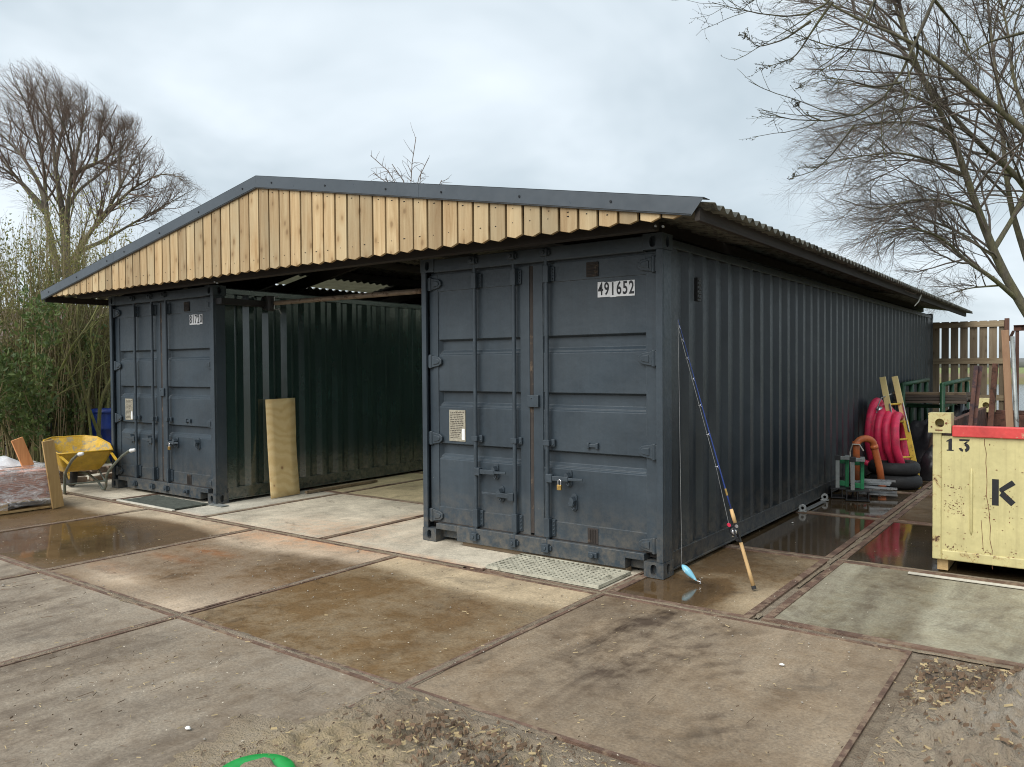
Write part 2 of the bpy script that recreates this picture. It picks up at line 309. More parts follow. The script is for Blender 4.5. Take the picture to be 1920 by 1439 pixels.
def soil():
    N = NT('soil'); v = N.coord('World'); n1 = N.noise(v, 1.7, 6, .6, .5); n2 = N.noise(v, 14, 7, .7, .4); n3 = N.noise(v, 90, 4, .65)
    c = N.mix(N.ramp(n1, .40, .62), (.31, .235, .16), (.41, .335, .245)); c = N.mix(N.ramp(n2, .48, .72, 0, .75), c, (.15, .105, .07)); c = N.mix(N.ramp(n3, .55, .72, 0, .7), c, (.50, .42, .30))
    lx = N.n('ShaderNodeSeparateXYZ'); N.l(v, lx.inputs[0])
    saw = N.math('MULTIPLY', N.n('ShaderNodeAttribute', attribute_name='saw').outputs['Fac'], N.ramp(n2, .30, .62)); c = N.mix(saw, c, (.55, .43, .25))
    ash = N.math('MULTIPLY', N.n('ShaderNodeAttribute', attribute_name='ash').outputs['Fac'], N.ramp(n2, .35, .6)); c = N.mix(ash, c, (.43, .375, .30))
    drk = N.math('MULTIPLY', N.n('ShaderNodeAttribute', attribute_name='humus').outputs['Fac'], N.ramp(n2, .30, .6)); c = N.mix(drk, c, (.050, .035, .026))
    N.set(Base_Color=c, Roughness=.92); N.bump(N.math('ADD', n2, N.math('MULTIPLY', n3, .8)), 1.0, .035); return N.m
soil()
def ground_mat():
    N = NT('field_ground'); v = N.coord('World'); n1 = N.noise(v, .35, 5, .6); n2 = N.noise(v, 5, 6, .65); g = N.ramp(N.noise(v, 1.1, 6, .7), .3, .7)
    grass = N.mix(g, (.075, .115, .022), (.14, .17, .045)); earth = N.mix(n2, (.07, .052, .036), (.15, .115, .08))
    s = N.n('ShaderNodeSeparateXYZ'); N.l(v, s.inputs[0]); far = N.ramp(N.math('ADD', s.outputs['Y'], N.math('MULTIPLY', n1, 3.0)), 12.5, 15.0)
    wl = N.ramp(s.outputs['Y'], 100, 112); reed = N.mix(N.ramp(s.outputs['Y'], 132, 175), (.20, .145, .085), (.20, .23, .075)); c = N.mix(far, earth, grass); c = N.mix(wl, c, reed)
    N.set(Base_Color=c, Roughness=.95); N.bump(n2, .5, .05); return N.m
ground_mat()
def water():
    N = NT('lake_water'); v = N.coord('World', (1, 3, 1)); N.set(Base_Color=(.10, .12, .125), Roughness=.12); N.bump(N.noise(v, 1.1, 5, .6), .6, .25); return N.m
water()
simple('far_wood', (.15, .155, .15), .95, var=.3, vs_=.06, coord='World')  # own grey of bare winter trees

# ------------------------------------------------------------------ mesh helpers
def make(name, verts, faces, mat, parent=None, bevel=0.0, smooth=False, loc=None, rot=None, attrs=None, shade_angle=None):
    me = bpy.data.meshes.new(name); me.from_pydata([tuple(map(float, p)) for p in verts] if not isinstance(verts, np.ndarray) else verts.tolist(), [], faces if not isinstance(faces, np.ndarray) else faces.tolist()); me.update()
    if mat: me.materials.append(MATS[mat])
    if smooth: me.polygons.foreach_set('use_smooth', [True]*len(me.polygons))
    if attrs:
        for k, a in attrs.items():
            at_ = me.attributes.new(k, 'FLOAT', 'POINT'); at_.data.foreach_set('value', np.asarray(a, dtype=np.float32).ravel())
    return link(name, me, parent, bevel, loc, rot)
def link(name, me, parent=None, bevel=0.0, loc=None, rot=None):
    o = bpy.data.objects.new(name, me); COL.objects.link(o)
    if parent is not None: o.parent = parent
    if loc is not None: o.location = loc
    if rot is not None: o.rotation_euler = rot
    if bevel:
        b = o.modifiers.new('bevel', 'BEVEL'); b.width = bevel; b.segments = 2; b.limit_method = 'ANGLE'; b.angle_limit = math.radians(40)
    return o
def tag(o, label=None, cat=None, group=None, kind=None):
    if label: o['label'] = label
    if cat: o['category'] = cat
    if group: o['group'] = group
    if kind: o['kind'] = kind
    return o
def thing(name, label, cat, loc=(0, 0, 0), rz=0.0, group=None):
    o = bpy.data.objects.new(name, None); COL.objects.link(o); o.location = loc; o.rotation_euler = (0, 0, rz); o.empty_display_size = .2
    return tag(o, label, cat, group)

class MB:
    def __init__(s): s.v = []; s.f = []
    def add(s, vs_, fs):
        k = len(s.v); s.v += [tuple(map(float, p)) for p in vs_]; s.f += [tuple(i+k for i in q) for q in fs]; return s
    def box(s, x0, x1, y0, y1, z0, z1):
        return s.add([(x0, y0, z0), (x1, y0, z0), (x1, y1, z0), (x0, y1, z0), (x0, y0, z1), (x1, y0, z1), (x1, y1, z1), (x0, y1, z1)],
                     [(0, 3, 2, 1), (4, 5, 6, 7), (0, 1, 5, 4), (1, 2, 6, 5), (2, 3, 7, 6), (3, 0, 4, 7)])
    def beam(s, a, b, w, h, up=(0, 0, 1)):
        """square bar from a to b, w across, h along 'up'"""
        a, b = Vector(a), Vector(b); t = (b-a).normalized(); u = Vector(up); x = t.cross(u)
        if x.length < 1e-4: x = t.cross(Vector((1, 0, 0)))
        x.normalize(); u = x.cross(t).normalized(); x *= w/2; u *= h/2
        return s.add([a-x-u, a+x-u, a+x+u, a-x+u, b-x-u, b+x-u, b+x+u, b-x+u], [(0, 1, 2, 3), (4, 7, 6, 5), (0, 4, 5, 1), (1, 5, 6, 2), (2, 6, 7, 3), (3, 7, 4, 0)])
    def tube(s, pts, rad, n=10, cap=True, closed=False):
        pts = [Vector(p) for p in pts]; m = len(pts); rad = rad if hasattr(rad, '__len__') else [rad]*m; vs_ = []; fs = []
        ref = None
        for i, p in enumerate(pts):
            if closed: t = pts[(i+1) % m]-pts[i-1]
            else: t = pts[min(i+1, m-1)]-pts[max(i-1, 0)]
            t.normalize()
            if ref is None: ref = t.orthogonal().normalized()
            ref = (ref-t*ref.dot(t)); ref = ref.normalized() if ref.length > 1e-6 else t.orthogonal().normalized(); bi = t.cross(ref)
            for k in range(n):
                a = 2*math.pi*k/n; vs_.append(p+(ref*math.cos(a)+bi*math.sin(a))*rad[i])
        L = m if closed else m-1
        for i in range(L):
            for k in range(n):
                j = (i+1) % m; fs.append((i*n+k, i*n+(k+1) % n, j*n+(k+1) % n, j*n+k))
        if cap and not closed: fs.append(tuple(range(n-1, -1, -1))); fs.append(tuple((m-1)*n+k for k in range(n)))
        return s.add(vs_, fs)
    def cyl(s, a, b, r, n=14, r2=None): return s.tube([a, b], [r, r if r2 is None else r2], n)
    def lathe(s, prof, n=24, c=(0, 0, 0), axis=2):
        vs_ = []; m = len(prof)
        for r, h in prof:
            for k in range(n):
                a = 2*math.pi*k/n; q = [r*math.cos(a), r*math.sin(a)]; q.insert(axis, h) if axis != 1 else q.insert(1, h)
                vs_.append((q[0]+c[0], q[1]+c[1], q[2]+c[2]))
        fs = [(i*n+k, i*n+(k+1) % n, (i+1)*n+(k+1) % n, (i+1)*n+k) for i in range(m-1) for k in range(n)]
        return s.add(vs_, fs)
    def prism(s, poly, o, ux, uy, depth):
        """polygon poly (2D) in the plane o + ux*a + uy*b, pushed along depth"""
        o, ux, uy, d = Vector(o), Vector(ux), Vector(uy), Vector(depth); n = len(poly)
        vs_ = [o+ux*a+uy*b for a, b in poly]; vs_ += [p+d for p in vs_]
        return s.add(vs_, [tuple(range(n)), tuple(range(2*n-1, n-1, -1))]+[(i, i+n, (i+1) % n+n, (i+1) % n) for i in range(n)])
    def holed(s, o, ux, uy, hw, hh, rx, ry, depth, n=20, sq=0.0):
        """rectangular plate centred at o with an oval hole that runs 'depth' inward and is closed at its end"""
        o, ux, uy, d = Vector(o), Vector(ux), Vector(uy), Vector(depth); R = []; H = []
        for k in range(n):
            a = 2*math.pi*(k+.5)/n; c, q = math.cos(a), math.sin(a)
            m = min(hw/abs(c) if abs(c) > 1e-6 else 1e9, hh/abs(q) if abs(q) > 1e-6 else 1e9); R.append((c*m, q*m))
            if ry > rx: H.append((rx*c, ry*q if abs(q) < .2 else (ry-rx)*math.copysign(1, q)+rx*q))
            elif rx > ry: H.append(((rx-ry)*math.copysign(1, c)+ry*c, ry*q))
            else: H.append((rx*c, ry*q))
        cs = [(hw, hh), (-hw, hh), (-hw, -hh), (hw, -hh)]
        vs_ = [o+ux*a+uy*b for a, b in R]+[o+ux*a+uy*b for a, b in H]+[o+ux*a+uy*b+d for a, b in H]+[o+ux*a+uy*b for a, b in cs]; fs = []
        for k in range(n):
            j = (k+1) % n; fs.append((k, j, n+j, n+k)); fs.append((n+k, n+j, 2*n+j, 2*n+k))
            ak, aj = R[k], R[j]
            for ci, (cx, cy) in enumerate(cs):
                if (abs(abs(ak[0])-hw) < 1e-6) != (abs(abs(aj[0])-hw) < 1e-6) and ak[0]*cx >= 0 and ak[1]*cy >= 0 and aj[0]*cx >= 0 and aj[1]*cy >= 0: fs.append((k, 3*n+ci, j))
        fs.append(tuple(2*n+k for k in range(n)))
        return s.add(vs_, fs)
    def build(s, name, mat, parent=None, bevel=0.0, smooth=False, **k): return make(name, s.v, s.f, mat, parent, bevel, smooth, **k)

def copy_tree(o, parent=None):
    c = o.copy(); COL.objects.link(c); c.parent = parent
    for ch in list(o.children): copy_tree(ch, c)
    return c
def text_mesh(txt, size, thick=.0, sx=1.0):
    cu = bpy.data.curves.new('lettering', 'FONT'); cu.body = txt; cu.size = size; cu.offset = thick; cu.align_x = 'CENTER'; cu.align_y = 'CENTER'; cu.resolution_u = 4
    o = bpy.data.objects.new('lettering', cu); COL.objects.link(o); bpy.context.view_layer.update()
    me = bpy.data.meshes.new_from_object(o.evaluated_get(bpy.context.evaluated_depsgraph_get())); bpy.data.objects.remove(o); bpy.data.curves.remove(cu)
    for v_ in me.vertices: v_.co.x *= sx
    me.materials.clear(); return me
def vnoise(x, y, scale, seed=0, octs=4, rough=.5):
    """value noise on arrays"""
    r = np.random.default_rng(seed).random((64, 64)); tot = np.zeros_like(x, dtype=float); amp = 1.0; nrm = 0
    for o in range(octs):
        X, Y = x*scale*2**o+o*7.3, y*scale*2**o+o*3.1; xi, yi = np.floor(X).astype(int), np.floor(Y).astype(int); fx, fy = X-xi, Y-yi
        fx, fy = fx*fx*(3-2*fx), fy*fy*(3-2*fy); g = lambda a, b: r[a % 64, b % 64]
        tot += amp*((g(xi, yi)*(1-fx)+g(xi+1, yi)*fx)*(1-fy)+(g(xi, yi+1)*(1-fx)+g(xi+1, yi+1)*fx)*fy); nrm += amp; amp *= rough
    return tot/nrm
def sstep(a, b, x): t = np.clip((x-a)/(b-a), 0, 1); return t*t*(3-2*t)

# ------------------------------------------------------------------ ground, lake, far shore
def build_ground():
    xs = np.unique(np.concatenate([np.linspace(-900, -60, 22), np.linspace(-60, 60, 61), np.linspace(60, 900, 22)]))
    ys = np.unique(np.concatenate([np.linspace(-300, -20, 12), np.linspace(-20, 60, 81), np.linspace(60, 200, 71), np.linspace(200, 1600, 20)]))
    X, Y = np.meshgrid(xs, ys, indexing='ij')
    shore = 34+2.0*np.sin(X*.09); Z = -0.09-0.35*sstep(20, 34, Y)-1.6*sstep(0, 4, Y-shore)+2.0*sstep(-2, 6, Y-104-3*np.sin(X*.05))
    Z += .25*(vnoise(X, Y, .3, 3)-.5)*sstep(14, 18, Y)*(1-sstep(30, 34, Y)); Z = np.where(Y > 112, np.maximum(Z, -.15+.006*(Y-112)*0+0.15*vnoise(X, Y, .05, 4)), Z)
    n, m = len(xs), len(ys); V = np.stack([X.ravel(), Y.ravel(), Z.ravel()], 1); i = np.arange(n-1)[:, None]*m+np.arange(m-1)[None, :]
    F = np.stack([i, i+m, i+m+1, i+1], -1).reshape(-1, 4)
    tag(make('ground', V, F, 'field_ground', smooth=True), kind='structure')
    tag(make('lake', [(-900, 30, -.85), (900, 30, -.85), (900, 116, -.85), (-900, 116, -.85)], [(0, 1, 2, 3)], 'lake_water'), kind='structure')
    # far shore wood: one distant mass with an uneven skyline
    g = np.linspace(-350, 420, 420); h = 2.0+4.5*vnoise(g, g*0, .03, 8, 5, .62)+1.5*(vnoise(g, g*0, .6, 9, 3)-.5); v = []; f = []
    for k, (a, b) in enumerate(zip(g, h)):
        yy = 420+12*math.sin(a*.07); v += [(a, yy, -1), (a, yy-3, b*.55), (a, yy, b), (a, yy+14, b*.8)]
        if k: q = 4*k; f += [(q-4, q, q+1, q-3), (q-3, q+1, q+2, q-2), (q-2, q+2, q+3, q-1)]
    tag(make('far_wood', v, f, 'far_wood', smooth=True), 'grey line of bare trees on the far side of the lake', 'trees', kind='stuff')
build_ground()

def wet_map(x, y):
    n = vnoise(x, y, .8, 21, 5)-.5; n2 = vnoise(x, y, 2.5, 22, 4)-.5
    w = np.full_like(x, .50)
    edge = -.93+.22*n+.08*np.sin(x*2.2)+.16*sstep(-1.2, -.1, x)*0
    w = np.where(y > -.58, .06, w*(1-sstep(edge-.20, edge+.14, y))+.02)
    w += .30*np.exp(-(((x+5.3)/.95)**2+((y+1.9)/.65)**2)**2)*(x < -4.17)+.16*(x < -4.17)*(y < -.8)
    w = np.where((y < -2.58), .355+.42*n+.10*np.exp(-((x+2.0)/.9)**2-((y+3.0)/.5)**2), w)
    w = np.where((x > -.2) & (y < -.56), .36+.30*n, w)
    w = np.where((x > -4.17) & (x < -2.19) & (y < -.58) & (y > -2.58), w+.10*(n*3)-.28*np.exp(-((x+2.3)/.45)**2-((y+2.5)/.3)**2)-.3*np.exp(-((x+3.5)/.35)**2-((y+2.35)/.12)**2), w)
    r1 = (x > -.21) & (x < .88) & (y > -.56) & (y <= 1.36)
    w = np.where(r1, .52+.75*np.exp(-((x-.12)/.36)**4-((y+.22)/.36)**4)+.30*n2-.22*np.exp(-((x-.75)/.3)**2-((y+.2)/.4)**2)+.12*np.exp(-((x-.1)/.2)**2)*(y > .4), w)
    w = np.where((x > -.21) & (x < .90) & (y > 1.36) & (y < 6.6), .97+.18*n, w)
    w = np.where((x > .90) & (y > 1.40) & (y < 3.40), .96+.15*n, w)
    w = np.where((x > .90) & (y >= 3.40) & (y < 12), .52+.45*n, w)
    w = np.where((x > .90) & (y <= 1.40) & (y > -.53), .30+.30*n+.16*(x < 1.75)*(x > 1.1), w)
    w = np.where((x > -.21) & (x < .90) & (y >= 6.6), .6+.3*n, w)
    return np.clip(w, 0, 1.05)
def dust_map(x, y):
    d = np.zeros_like(x)
    for cx, cy, rx, ry, a in ((-3.62, -1.42, .26, .07, 1.6), (-3.72, -1.72, .35, .07, .8), (-3.1, -.62, .75, .11, .9), (-3.5, -.15, .8, .4, .45), (-3.3, .6, .12, .9, .55), (-3.8, -.75, .9, .16, .6), (-3.9, -2.2, .4, .08, .4), (-1.9, -.55, .8, .05, .8), (-5.3, -.50, 1.3, .06, .45)):
        d = np.maximum(d, a*np.exp(-((x-cx)/rx)**2-((y-cy)/ry)**2))
    return np.clip(d, 0, 1)
def dirt_map(x, y):
    d = .15+.25*vnoise(x, y, 1.2, 31, 4)
    d = np.where(y < -2.58, .75*sstep(-1.0, -4.0, y*1.0+0)*(.4+1.2*vnoise(x, y, .9, 33, 3))+.25*sstep(-2.4, -3.6, x), d)
    t = np.exp(-(((x-.42)/.34)**2+((y+1.35)/.75)**2)); d = np.where((x > -.2) & (y < -.58), np.clip(.25+1.0*t+.3*vnoise(x, y, 1.5, 34), 0, 1), d)
    ax, ay = .44, -.90; s1, t1 = (x-.33)*ax*0+((x-.33)*.42-(y+.70)*.907), ((x-.33)*.907+(y+.70)*.42)
    lug = (np.sin((s1+.55*np.abs(t1-.12))*2*np.pi/.155) > .15)*(np.abs(t1-.14) < .30)*(s1 > -.05)*(s1 < 1.75)*sstep(.42, .56, vnoise(x, y, 4.0, 36, 4)); d = np.where((x > -.2) & (x < 1.8) & (y < -.58) & (y > -2.6), np.clip(d+.55*lug*(.4+1.1*vnoise(x, y, 1.3, 37, 3)), 0, 1.1), d)
    d = np.where((x > .9) & (y > -.53) & (y < 1.4), .35+.4*vnoise(x, y, 1.0, 35), d)
    return np.clip(d, 0, 1.3)
pavement = tag(make('pavement', [(-12.4, -6.6, -.011), (6.2, -6.6, -.011), (6.2, 12.4, -.011), (-12.4, 12.4, -.011)], [(0, 1, 2, 3)], 'soil', attrs={'saw': [0]*4, 'ash': [0]*4, 'humus': [.15]*4}), kind='structure')
def slab(x0, x1, y0, y1, col, edge=.024, gap=.011, step=.1, tilt=0.0):
    x0 += gap; x1 -= gap; y0 += gap; y1 -= gap; a0, a1, b0, b1 = x0+edge, x1-edge, y0+edge, y1-edge
    nx, ny = max(2, int((a1-a0)/step)+1), max(2, int((b1-b0)/step)+1); X, Y = np.meshgrid(np.linspace(a0, a1, nx), np.linspace(b0, b1, ny), indexing='ij')
    Z = -.004+.004*(vnoise(X, Y, 3, 40)-.5)+tilt*(X-(a0+a1)/2)
    V = np.stack([X.ravel(), Y.ravel(), Z.ravel()], 1); i = np.arange(nx-1)[:, None]*ny+np.arange(ny-1)[None, :]; F = np.stack([i, i+ny, i+ny+1, i+1], -1).reshape(-1, 4)
    x, y = X.ravel(), Y.ravel()
    o = make('concrete_slab', V, F, 'concrete', pavement, smooth=True, attrs={'wet': wet_map(x, y), 'dust': dust_map(x, y), 'dirt': dirt_map(x, y)}); o.color = (*col, 1)
    m = MB()
    for p, q, r, s_ in ((x0, x1, y0, b0), (x0, x1, b1, y1), (x0, a0, b0, b1), (a1, x1, b0, b1)): m.box(p, q, r, s_, -.10, .002+.002*random.random())
    m.build('steel_edge', 'rust_edge', o)
BROWN, PALE, YEL = (.50, .405, .28), (.60, .54, .425), (.56, .47, .29)
XF = [-12.17, -10.17, -8.17, -6.17, -4.17, -2.19, -.2]
for i in range(6):
    slab(XF[i], XF[i+1], -2.58, -.58, [BROWN, BROWN, BROWN, (.48, .39, .275), (.50, .395, .285), (.52, .41, .265)][i])
    slab(XF[i], XF[i+1], -4.58, -2.58, (.37, .312, .24) if i > 3 else (.385, .325, .25))
slab(-.2, 1.79, -2.58, -.56, (.385, .305, .215), step=.025)
XI = [-11.1, -9.1, -7.12, -5.18, -3.25, -1.28, -.2]
for i in range(6):
    for j, (y0, y1) in enumerate(((-.56, 1.44), (1.44, 3.42), (3.42, 5.42), (5.42, 7.4), (7.4, 9.4), (9.4, 11.4))):
        if j > 0 and (i < 2 or i > 3): continue
        slab(XI[i], XI[i+1], y0, y1, PALE if j == 0 and i != 2 else ((.52, .49, .41) if j == 0 else YEL), step=.14)
for j, (y0, y1) in enumerate(((-.55, 1.35), (1.35, 3.40), (3.40, 5.4), (5.4, 7.4), (7.4, 9.4), (9.4, 11.4))):
    slab(-.2, .855, y0, y1, (.47, .37, .24) if j == 0 else (.30, .26, .19), edge=.055)
    for x0, x1 in ((.895, 2.95), (2.95, 4.95)):
        if j: slab(x0, x1, y0, y1, (.25, .225, .165) if j < 2 else (.34, .265, .165), edge=.05)
        else: slab(x0, x1, -.50, 1.38, (.39, .365, .27), edge=.055)

# loose soil in front, heaped over the edge of the paving
def build_soil():
    xs = np.arange(-1.9, 3.6, .016); ys = np.arange(-4.5, -.50, .016); X, Y = np.meshgrid(xs, ys, indexing='ij')
    n = vnoise(X, Y, 1.5, 51, 5, .55); nf = vnoise(X, Y, 9, 52, 4, .6)
    base = .030+.07*(n-.45)+.05*(nf-.5)
    h = np.where((X > -.2), base, -.2)
    d = np.where(X < 1.85, -2.60-Y, np.where(Y > -2.6, np.minimum(X-1.80, -.62-Y), np.hypot(X-1.8, 0)+.3)); h = np.minimum(np.maximum(h, -.004), -.003+.30*np.clip(d, -.3, .3)+.012*(nf-.45))
    left = .012-.11*sstep(-.1, -1.7, X+.25*n+.35*(Y+3.0))+.03*(n-.5)+.018*(nf-.5)-.10*sstep(-3.1, -2.55, Y+.3*n)
    h = np.where(X <= -.2, left, h)
    h += .24*np.exp(-((X-2.42)/.26)**2-((Y+1.50)/.24)**2)*(.6+.8*nf)+.10*(vnoise(X, Y, 14, 55, 3, .7)-.42)*np.exp(-((X-2.25)/.45)**2-((Y+1.4)/.55)**2)+.08*np.exp(-((X-2.15)/.22)**2-((Y+1.85)/.2)**2)*nf*1.6
    h += .035*np.exp(-((X-.42)/.4)**2-((Y+3.12)/.2)**2)*(nf*2)
    rg = 1-2*np.abs(vnoise(X, Y, 11, 57, 4, .6)-.5); h = np.where((X > 1.9) | ((Y < -2.7) & (X > -.2)), h+.075*(rg-.78)*np.clip((h-.004)*40, 0, 1), h)
    saw = np.exp(-(((X-.12)/.42)**2+((Y+3.28)/.26)**2))*1.1+.5*np.exp(-((X-.75)/.25)**2-((Y+2.85)/.12)**2)+.35*np.exp(-((X+.6)/.4)**2-((Y+3.7)/.3)**2)
    hum = np.exp(-(((X-2.15)/.30)**2+((Y+1.02)/.16)**2))*1.3+.7*np.exp(-((X-.72)/.14)**2-((Y+3.0)/.14)**2)+.8*np.exp(-((X-2.55)/.2)**2-((Y+1.25)/.25)**2)+.5*np.exp(-((X-.3)/.1)**2-((Y+2.95)/.1)**2)
    ash = np.exp(-(((X-2.36)/.28)**2+((Y+1.62)/.24)**2))*1.2+.6*np.exp(-((X-.65)/.3)**2-((Y+3.05)/.15)**2)+.45*np.exp(-((X-1.0)/.3)**2-((Y+2.8)/.12)**2)
    a, b = X.shape; V = np.stack([X.ravel(), Y.ravel(), h.ravel()], 1); i = np.arange(a-1)[:, None]*b+np.arange(b-1)[None, :]
    F = np.stack([i, i+b, i+b+1, i+1], -1).reshape(-1, 4); hv = h.ravel(); F = F[(hv[F].max(1) > -.05)]
    u, inv = np.unique(F, return_inverse=True); V = V[u]; F = inv.reshape(-1, 4)
    tag(make('soil', V, F, 'soil', smooth=True, attrs={'saw': np.clip(saw.ravel()[u], 0, 1), 'ash': np.clip(ash.ravel()[u], 0, 1), 'humus': np.clip(hum.ravel()[u], 0, 1)}), kind='structure')
    return X, Y, h
SX, SY, SH = build_soil()
def soil_h(x, y):
    i = int((x+1.9)/.016); j = int((y+4.5)/.016)
    return max(0.0, float(SH[i, j])) if 0 <= i < SH.shape[0] and 0 <= j < SH.shape[1] else 0.0

# ------------------------------------------------------------------ shipping containers
CW, CH, CL = 2.438, 2.591, 12.192
def dm(x, z, y):        # a feature measured on the front plane, moved onto the plane y behind it
    k = 1+y/5.3936; return 2.5874+(x-2.5874)*k, 1.596+(z-1.596)*k
DY = .06
def corr_wall(x_out, x_in, y0, y1, z0, z1, sgn):
    """trapezoid corrugation along y; sgn +1 faces +x"""
    m = MB(); prof = [(y0, x_out)]; y = y0+.13
    while y < y1-.36:
        prof += [(y, x_out), (y+.068, x_in), (y+.140, x_in), (y+.208, x_out)]; y += .2785
    prof.append((y1, x_out)); n = len(prof)
    vs_ = [(x, yy, z0) for yy, x in prof]+[(x, yy, z1) for yy, x in prof]
    fs = [(i, i+1, i+1+n, i+n) if sgn > 0 else (i+1, i, i+n, i+1+n) for i in range(n-1)]
    return m.add(vs_, fs)
def casting(parent, x0, x1, y0, y1, z0, z1, front, side):
    m = MB(); cx, cy, cz = (x0+x1)/2, (y0+y1)/2, (z0+z1)/2; hx, hy, hz = (x1-x0)/2, (y1-y0)/2, (z1-z0)/2
    m.holed((cx, y0 if front < 0 else y1, cz), (1, 0, 0), (0, 0, 1), hx, hz, .026, .042, (0, .05 if front < 0 else -.05, 0))
    m.add([(x0, y1 if front < 0 else y0, z0), (x1, y1 if front < 0 else y0, z0), (x1, y1 if front < 0 else y0, z1), (x0, y1 if front < 0 else y0, z1)], [(0, 1, 2, 3)])
    m.holed((x1 if side > 0 else x0, cy, cz), (0, 1, 0), (0, 0, 1), hy, hz, .028, .042, (-.05 if side > 0 else .05, 0, 0))
    xi = x0 if side > 0 else x1; m.add([(xi, y0, z0), (xi, y1, z0), (xi, y1, z1), (xi, y0, z1)], [(0, 1, 2, 3)])
    m.add([(x0, y0, z0), (x1, y0, z0), (x1, y1, z0), (x0, y1, z0), (x0, y0, z1), (x1, y0, z1), (x1, y1, z1), (x0, y1, z1)], [(0, 3, 2, 1), (4, 5, 6, 7)])
    return m.build('corner_casting', 'paint_grey', parent)
def door_mesh(x0, x1, pa, pb):
    """one door leaf: flat frame, pressed panel with three sunk bands"""
    m = MB(); zt = dm(0, 2.440, DY)[1]; zb = dm(0, .190, DY)[1]; y = DY
    st, sb = dm(0, 2.288, DY)[1], dm(0, .334, DY)[1]
    m.box(x0, pa, y-.006, y+.05, zb, zt); m.box(pb, x1, y-.006, y+.05, zb, zt)
    m.box(pa, pb, y-.004, y+.05, st, zt); m.box(pa, pb, y-.004, y+.05, zb, sb)
    bands = [(1.852, 1.708), (1.388, 1.240), (.914, .768)]; prof = [(st, y+.004)]
    for t, b in bands:
        t, b = dm(0, t, DY)[1], dm(0, b, DY)[1]
        prof += [(t, y+.004), (t-.016, y+.046), (b+.046, y+.046), (b+.022, y+.020), (b+.012, y+.020), (b, y+.004)]
    prof.append((sb, y+.004)); n = len(prof); ia, ib = pa+.004, pb-.004
    vs_ = []
    for z, yy in prof:
        s_ = (yy-y-.004)*.5; vs_ += [(pa, y+.004, z), (ia+s_, yy, z), (ib-s_, yy, z), (pb, y+.004, z)]
    fs = []
    for i in range(n-1):
        for k in range(3): fs.append((4*i+k, 4*(i+1)+k, 4*(i+1)+k+1, 4*i+k+1))
    return m.add(vs_, fs)
def hinge(door, x, z, side):
    m = MB(); w = .115; s_ = side
    poly = [(0, -.055), (0, .055), (-s_*.085, .040), (-s_*.115, .018), (-s_*.115, -.018), (-s_*.085, -.040)]
    m.prism(poly if s_ > 0 else poly[::-1], (x-s_*.028, DY-.026, z), (1, 0, 0), (0, 0, 1), (0, .020, 0))
    m.prism([(a*.62-s_*.022, b*.55) for a, b in (poly if s_ > 0 else poly[::-1])], (x-s_*.028, DY-.034, z), (1, 0, 0), (0, 0, 1), (0, .010, 0))
    m.cyl((x-s_*.012, DY-.020, z-.062), (x-s_*.012, DY-.020, z+.062), .019, 12); m.box(min(x-s_*.006, x+s_*.03), max(x-s_*.006, x+s_*.03), DY-.03, DY+.01, z-.055, z+.055)
    m.build('hinge', 'paint_grey', door, .004)
def lock_rod(door, x, ztop, zbot, guides):
    m = MB(); y = DY-.040; m.cyl((x, y, zbot), (x, y, ztop), .0175, 14); m.build('lock_rod', 'rod_steel', door, smooth=False)
    for z in guides:
        g = MB(); g.box(x-.03, x+.03, y-.024, y+.03, z-.022, z+.022); g.box(x+.03, x+.062, y+.012, y+.034, z-.03, z+.03); g.cyl((x+.047, y+.004, z-.012), (x+.047, y+.014, z-.012), .008, 8); g.build('rod_guide', 'rod_steel', door, .003)
    for z0, z1 in ((dm(0, .19, DY)[1]+.015, dm(0, .36, DY)[1]), (dm(0, 2.285, DY)[1], dm(0, 2.43, DY)[1]-.01)):
        g = MB(); g.box(x-.026, x+.026, y-.020, y+.040, z0, z1)
        g.box(x+.026, x+.060, y+.020, y+.040, z0+.01, z1-.01)
        for k in range(4): g.cyl((x+.046, y+.010, z0+.03+k*(z1-z0-.06)/3), (x+.046, y+.022, z0+.03+k*(z1-z0-.06)/3), .007, 8)
        g.build('rod_bracket', 'rod_steel', door, .003)
    for z, d in ((zbot, 1), (ztop, -1)):
        g = MB(); g.box(x-.035, x+.035, -.035, .002, z-.034, z+.034) if d > 0 else g.box(x-.035, x+.035, -.03, .002, z-.03, z+.03)
        g.box(x-.052, x+.052, -.012, .004, z-.02, z+.02); g.cyl((x, -.044, z), (x, -.03, z), .016, 10); g.build('cam_keeper', 'rod_steel', door, .004)
def lock_handle(door, xh, xe, z, xc, lock=False):
    m = MB(); y = DY-.055; s_ = 1 if xe > xh else -1
    m.box(xh-.030, xh+.030, y-.018, y+.03, z-.034, z+.034)
    m.beam((xh+s_*.03, y-.004, z+.002), (xc+s_*.02, y-.004, z+.004), .016, .040); m.beam((xc+s_*.02, y-.004, z+.004), (xe, y-.008, z+.008), .011, .022)
    m.build('lock_handle', 'rod_steel', door, .004); catch(door, xc, z+.012)
    if lock:
        p = MB(); cx, cz = xc-.045, z-.055; p.box(cx-.020, cx+.020, y-.040, y-.018, cz-.030, cz+.014); b = p.build('padlock', 'brass', door, .004)
        q = MB(); q.tube([(cx-.013, y-.029, cz+.012), (cx-.013, y-.029, cz+.045), (cx, y-.029, cz+.058), (cx+.013, y-.029, cz+.045), (cx+.013, y-.029, cz+.012)], .0042, 8); q.build('padlock_shackle', 'reel_silver', door)
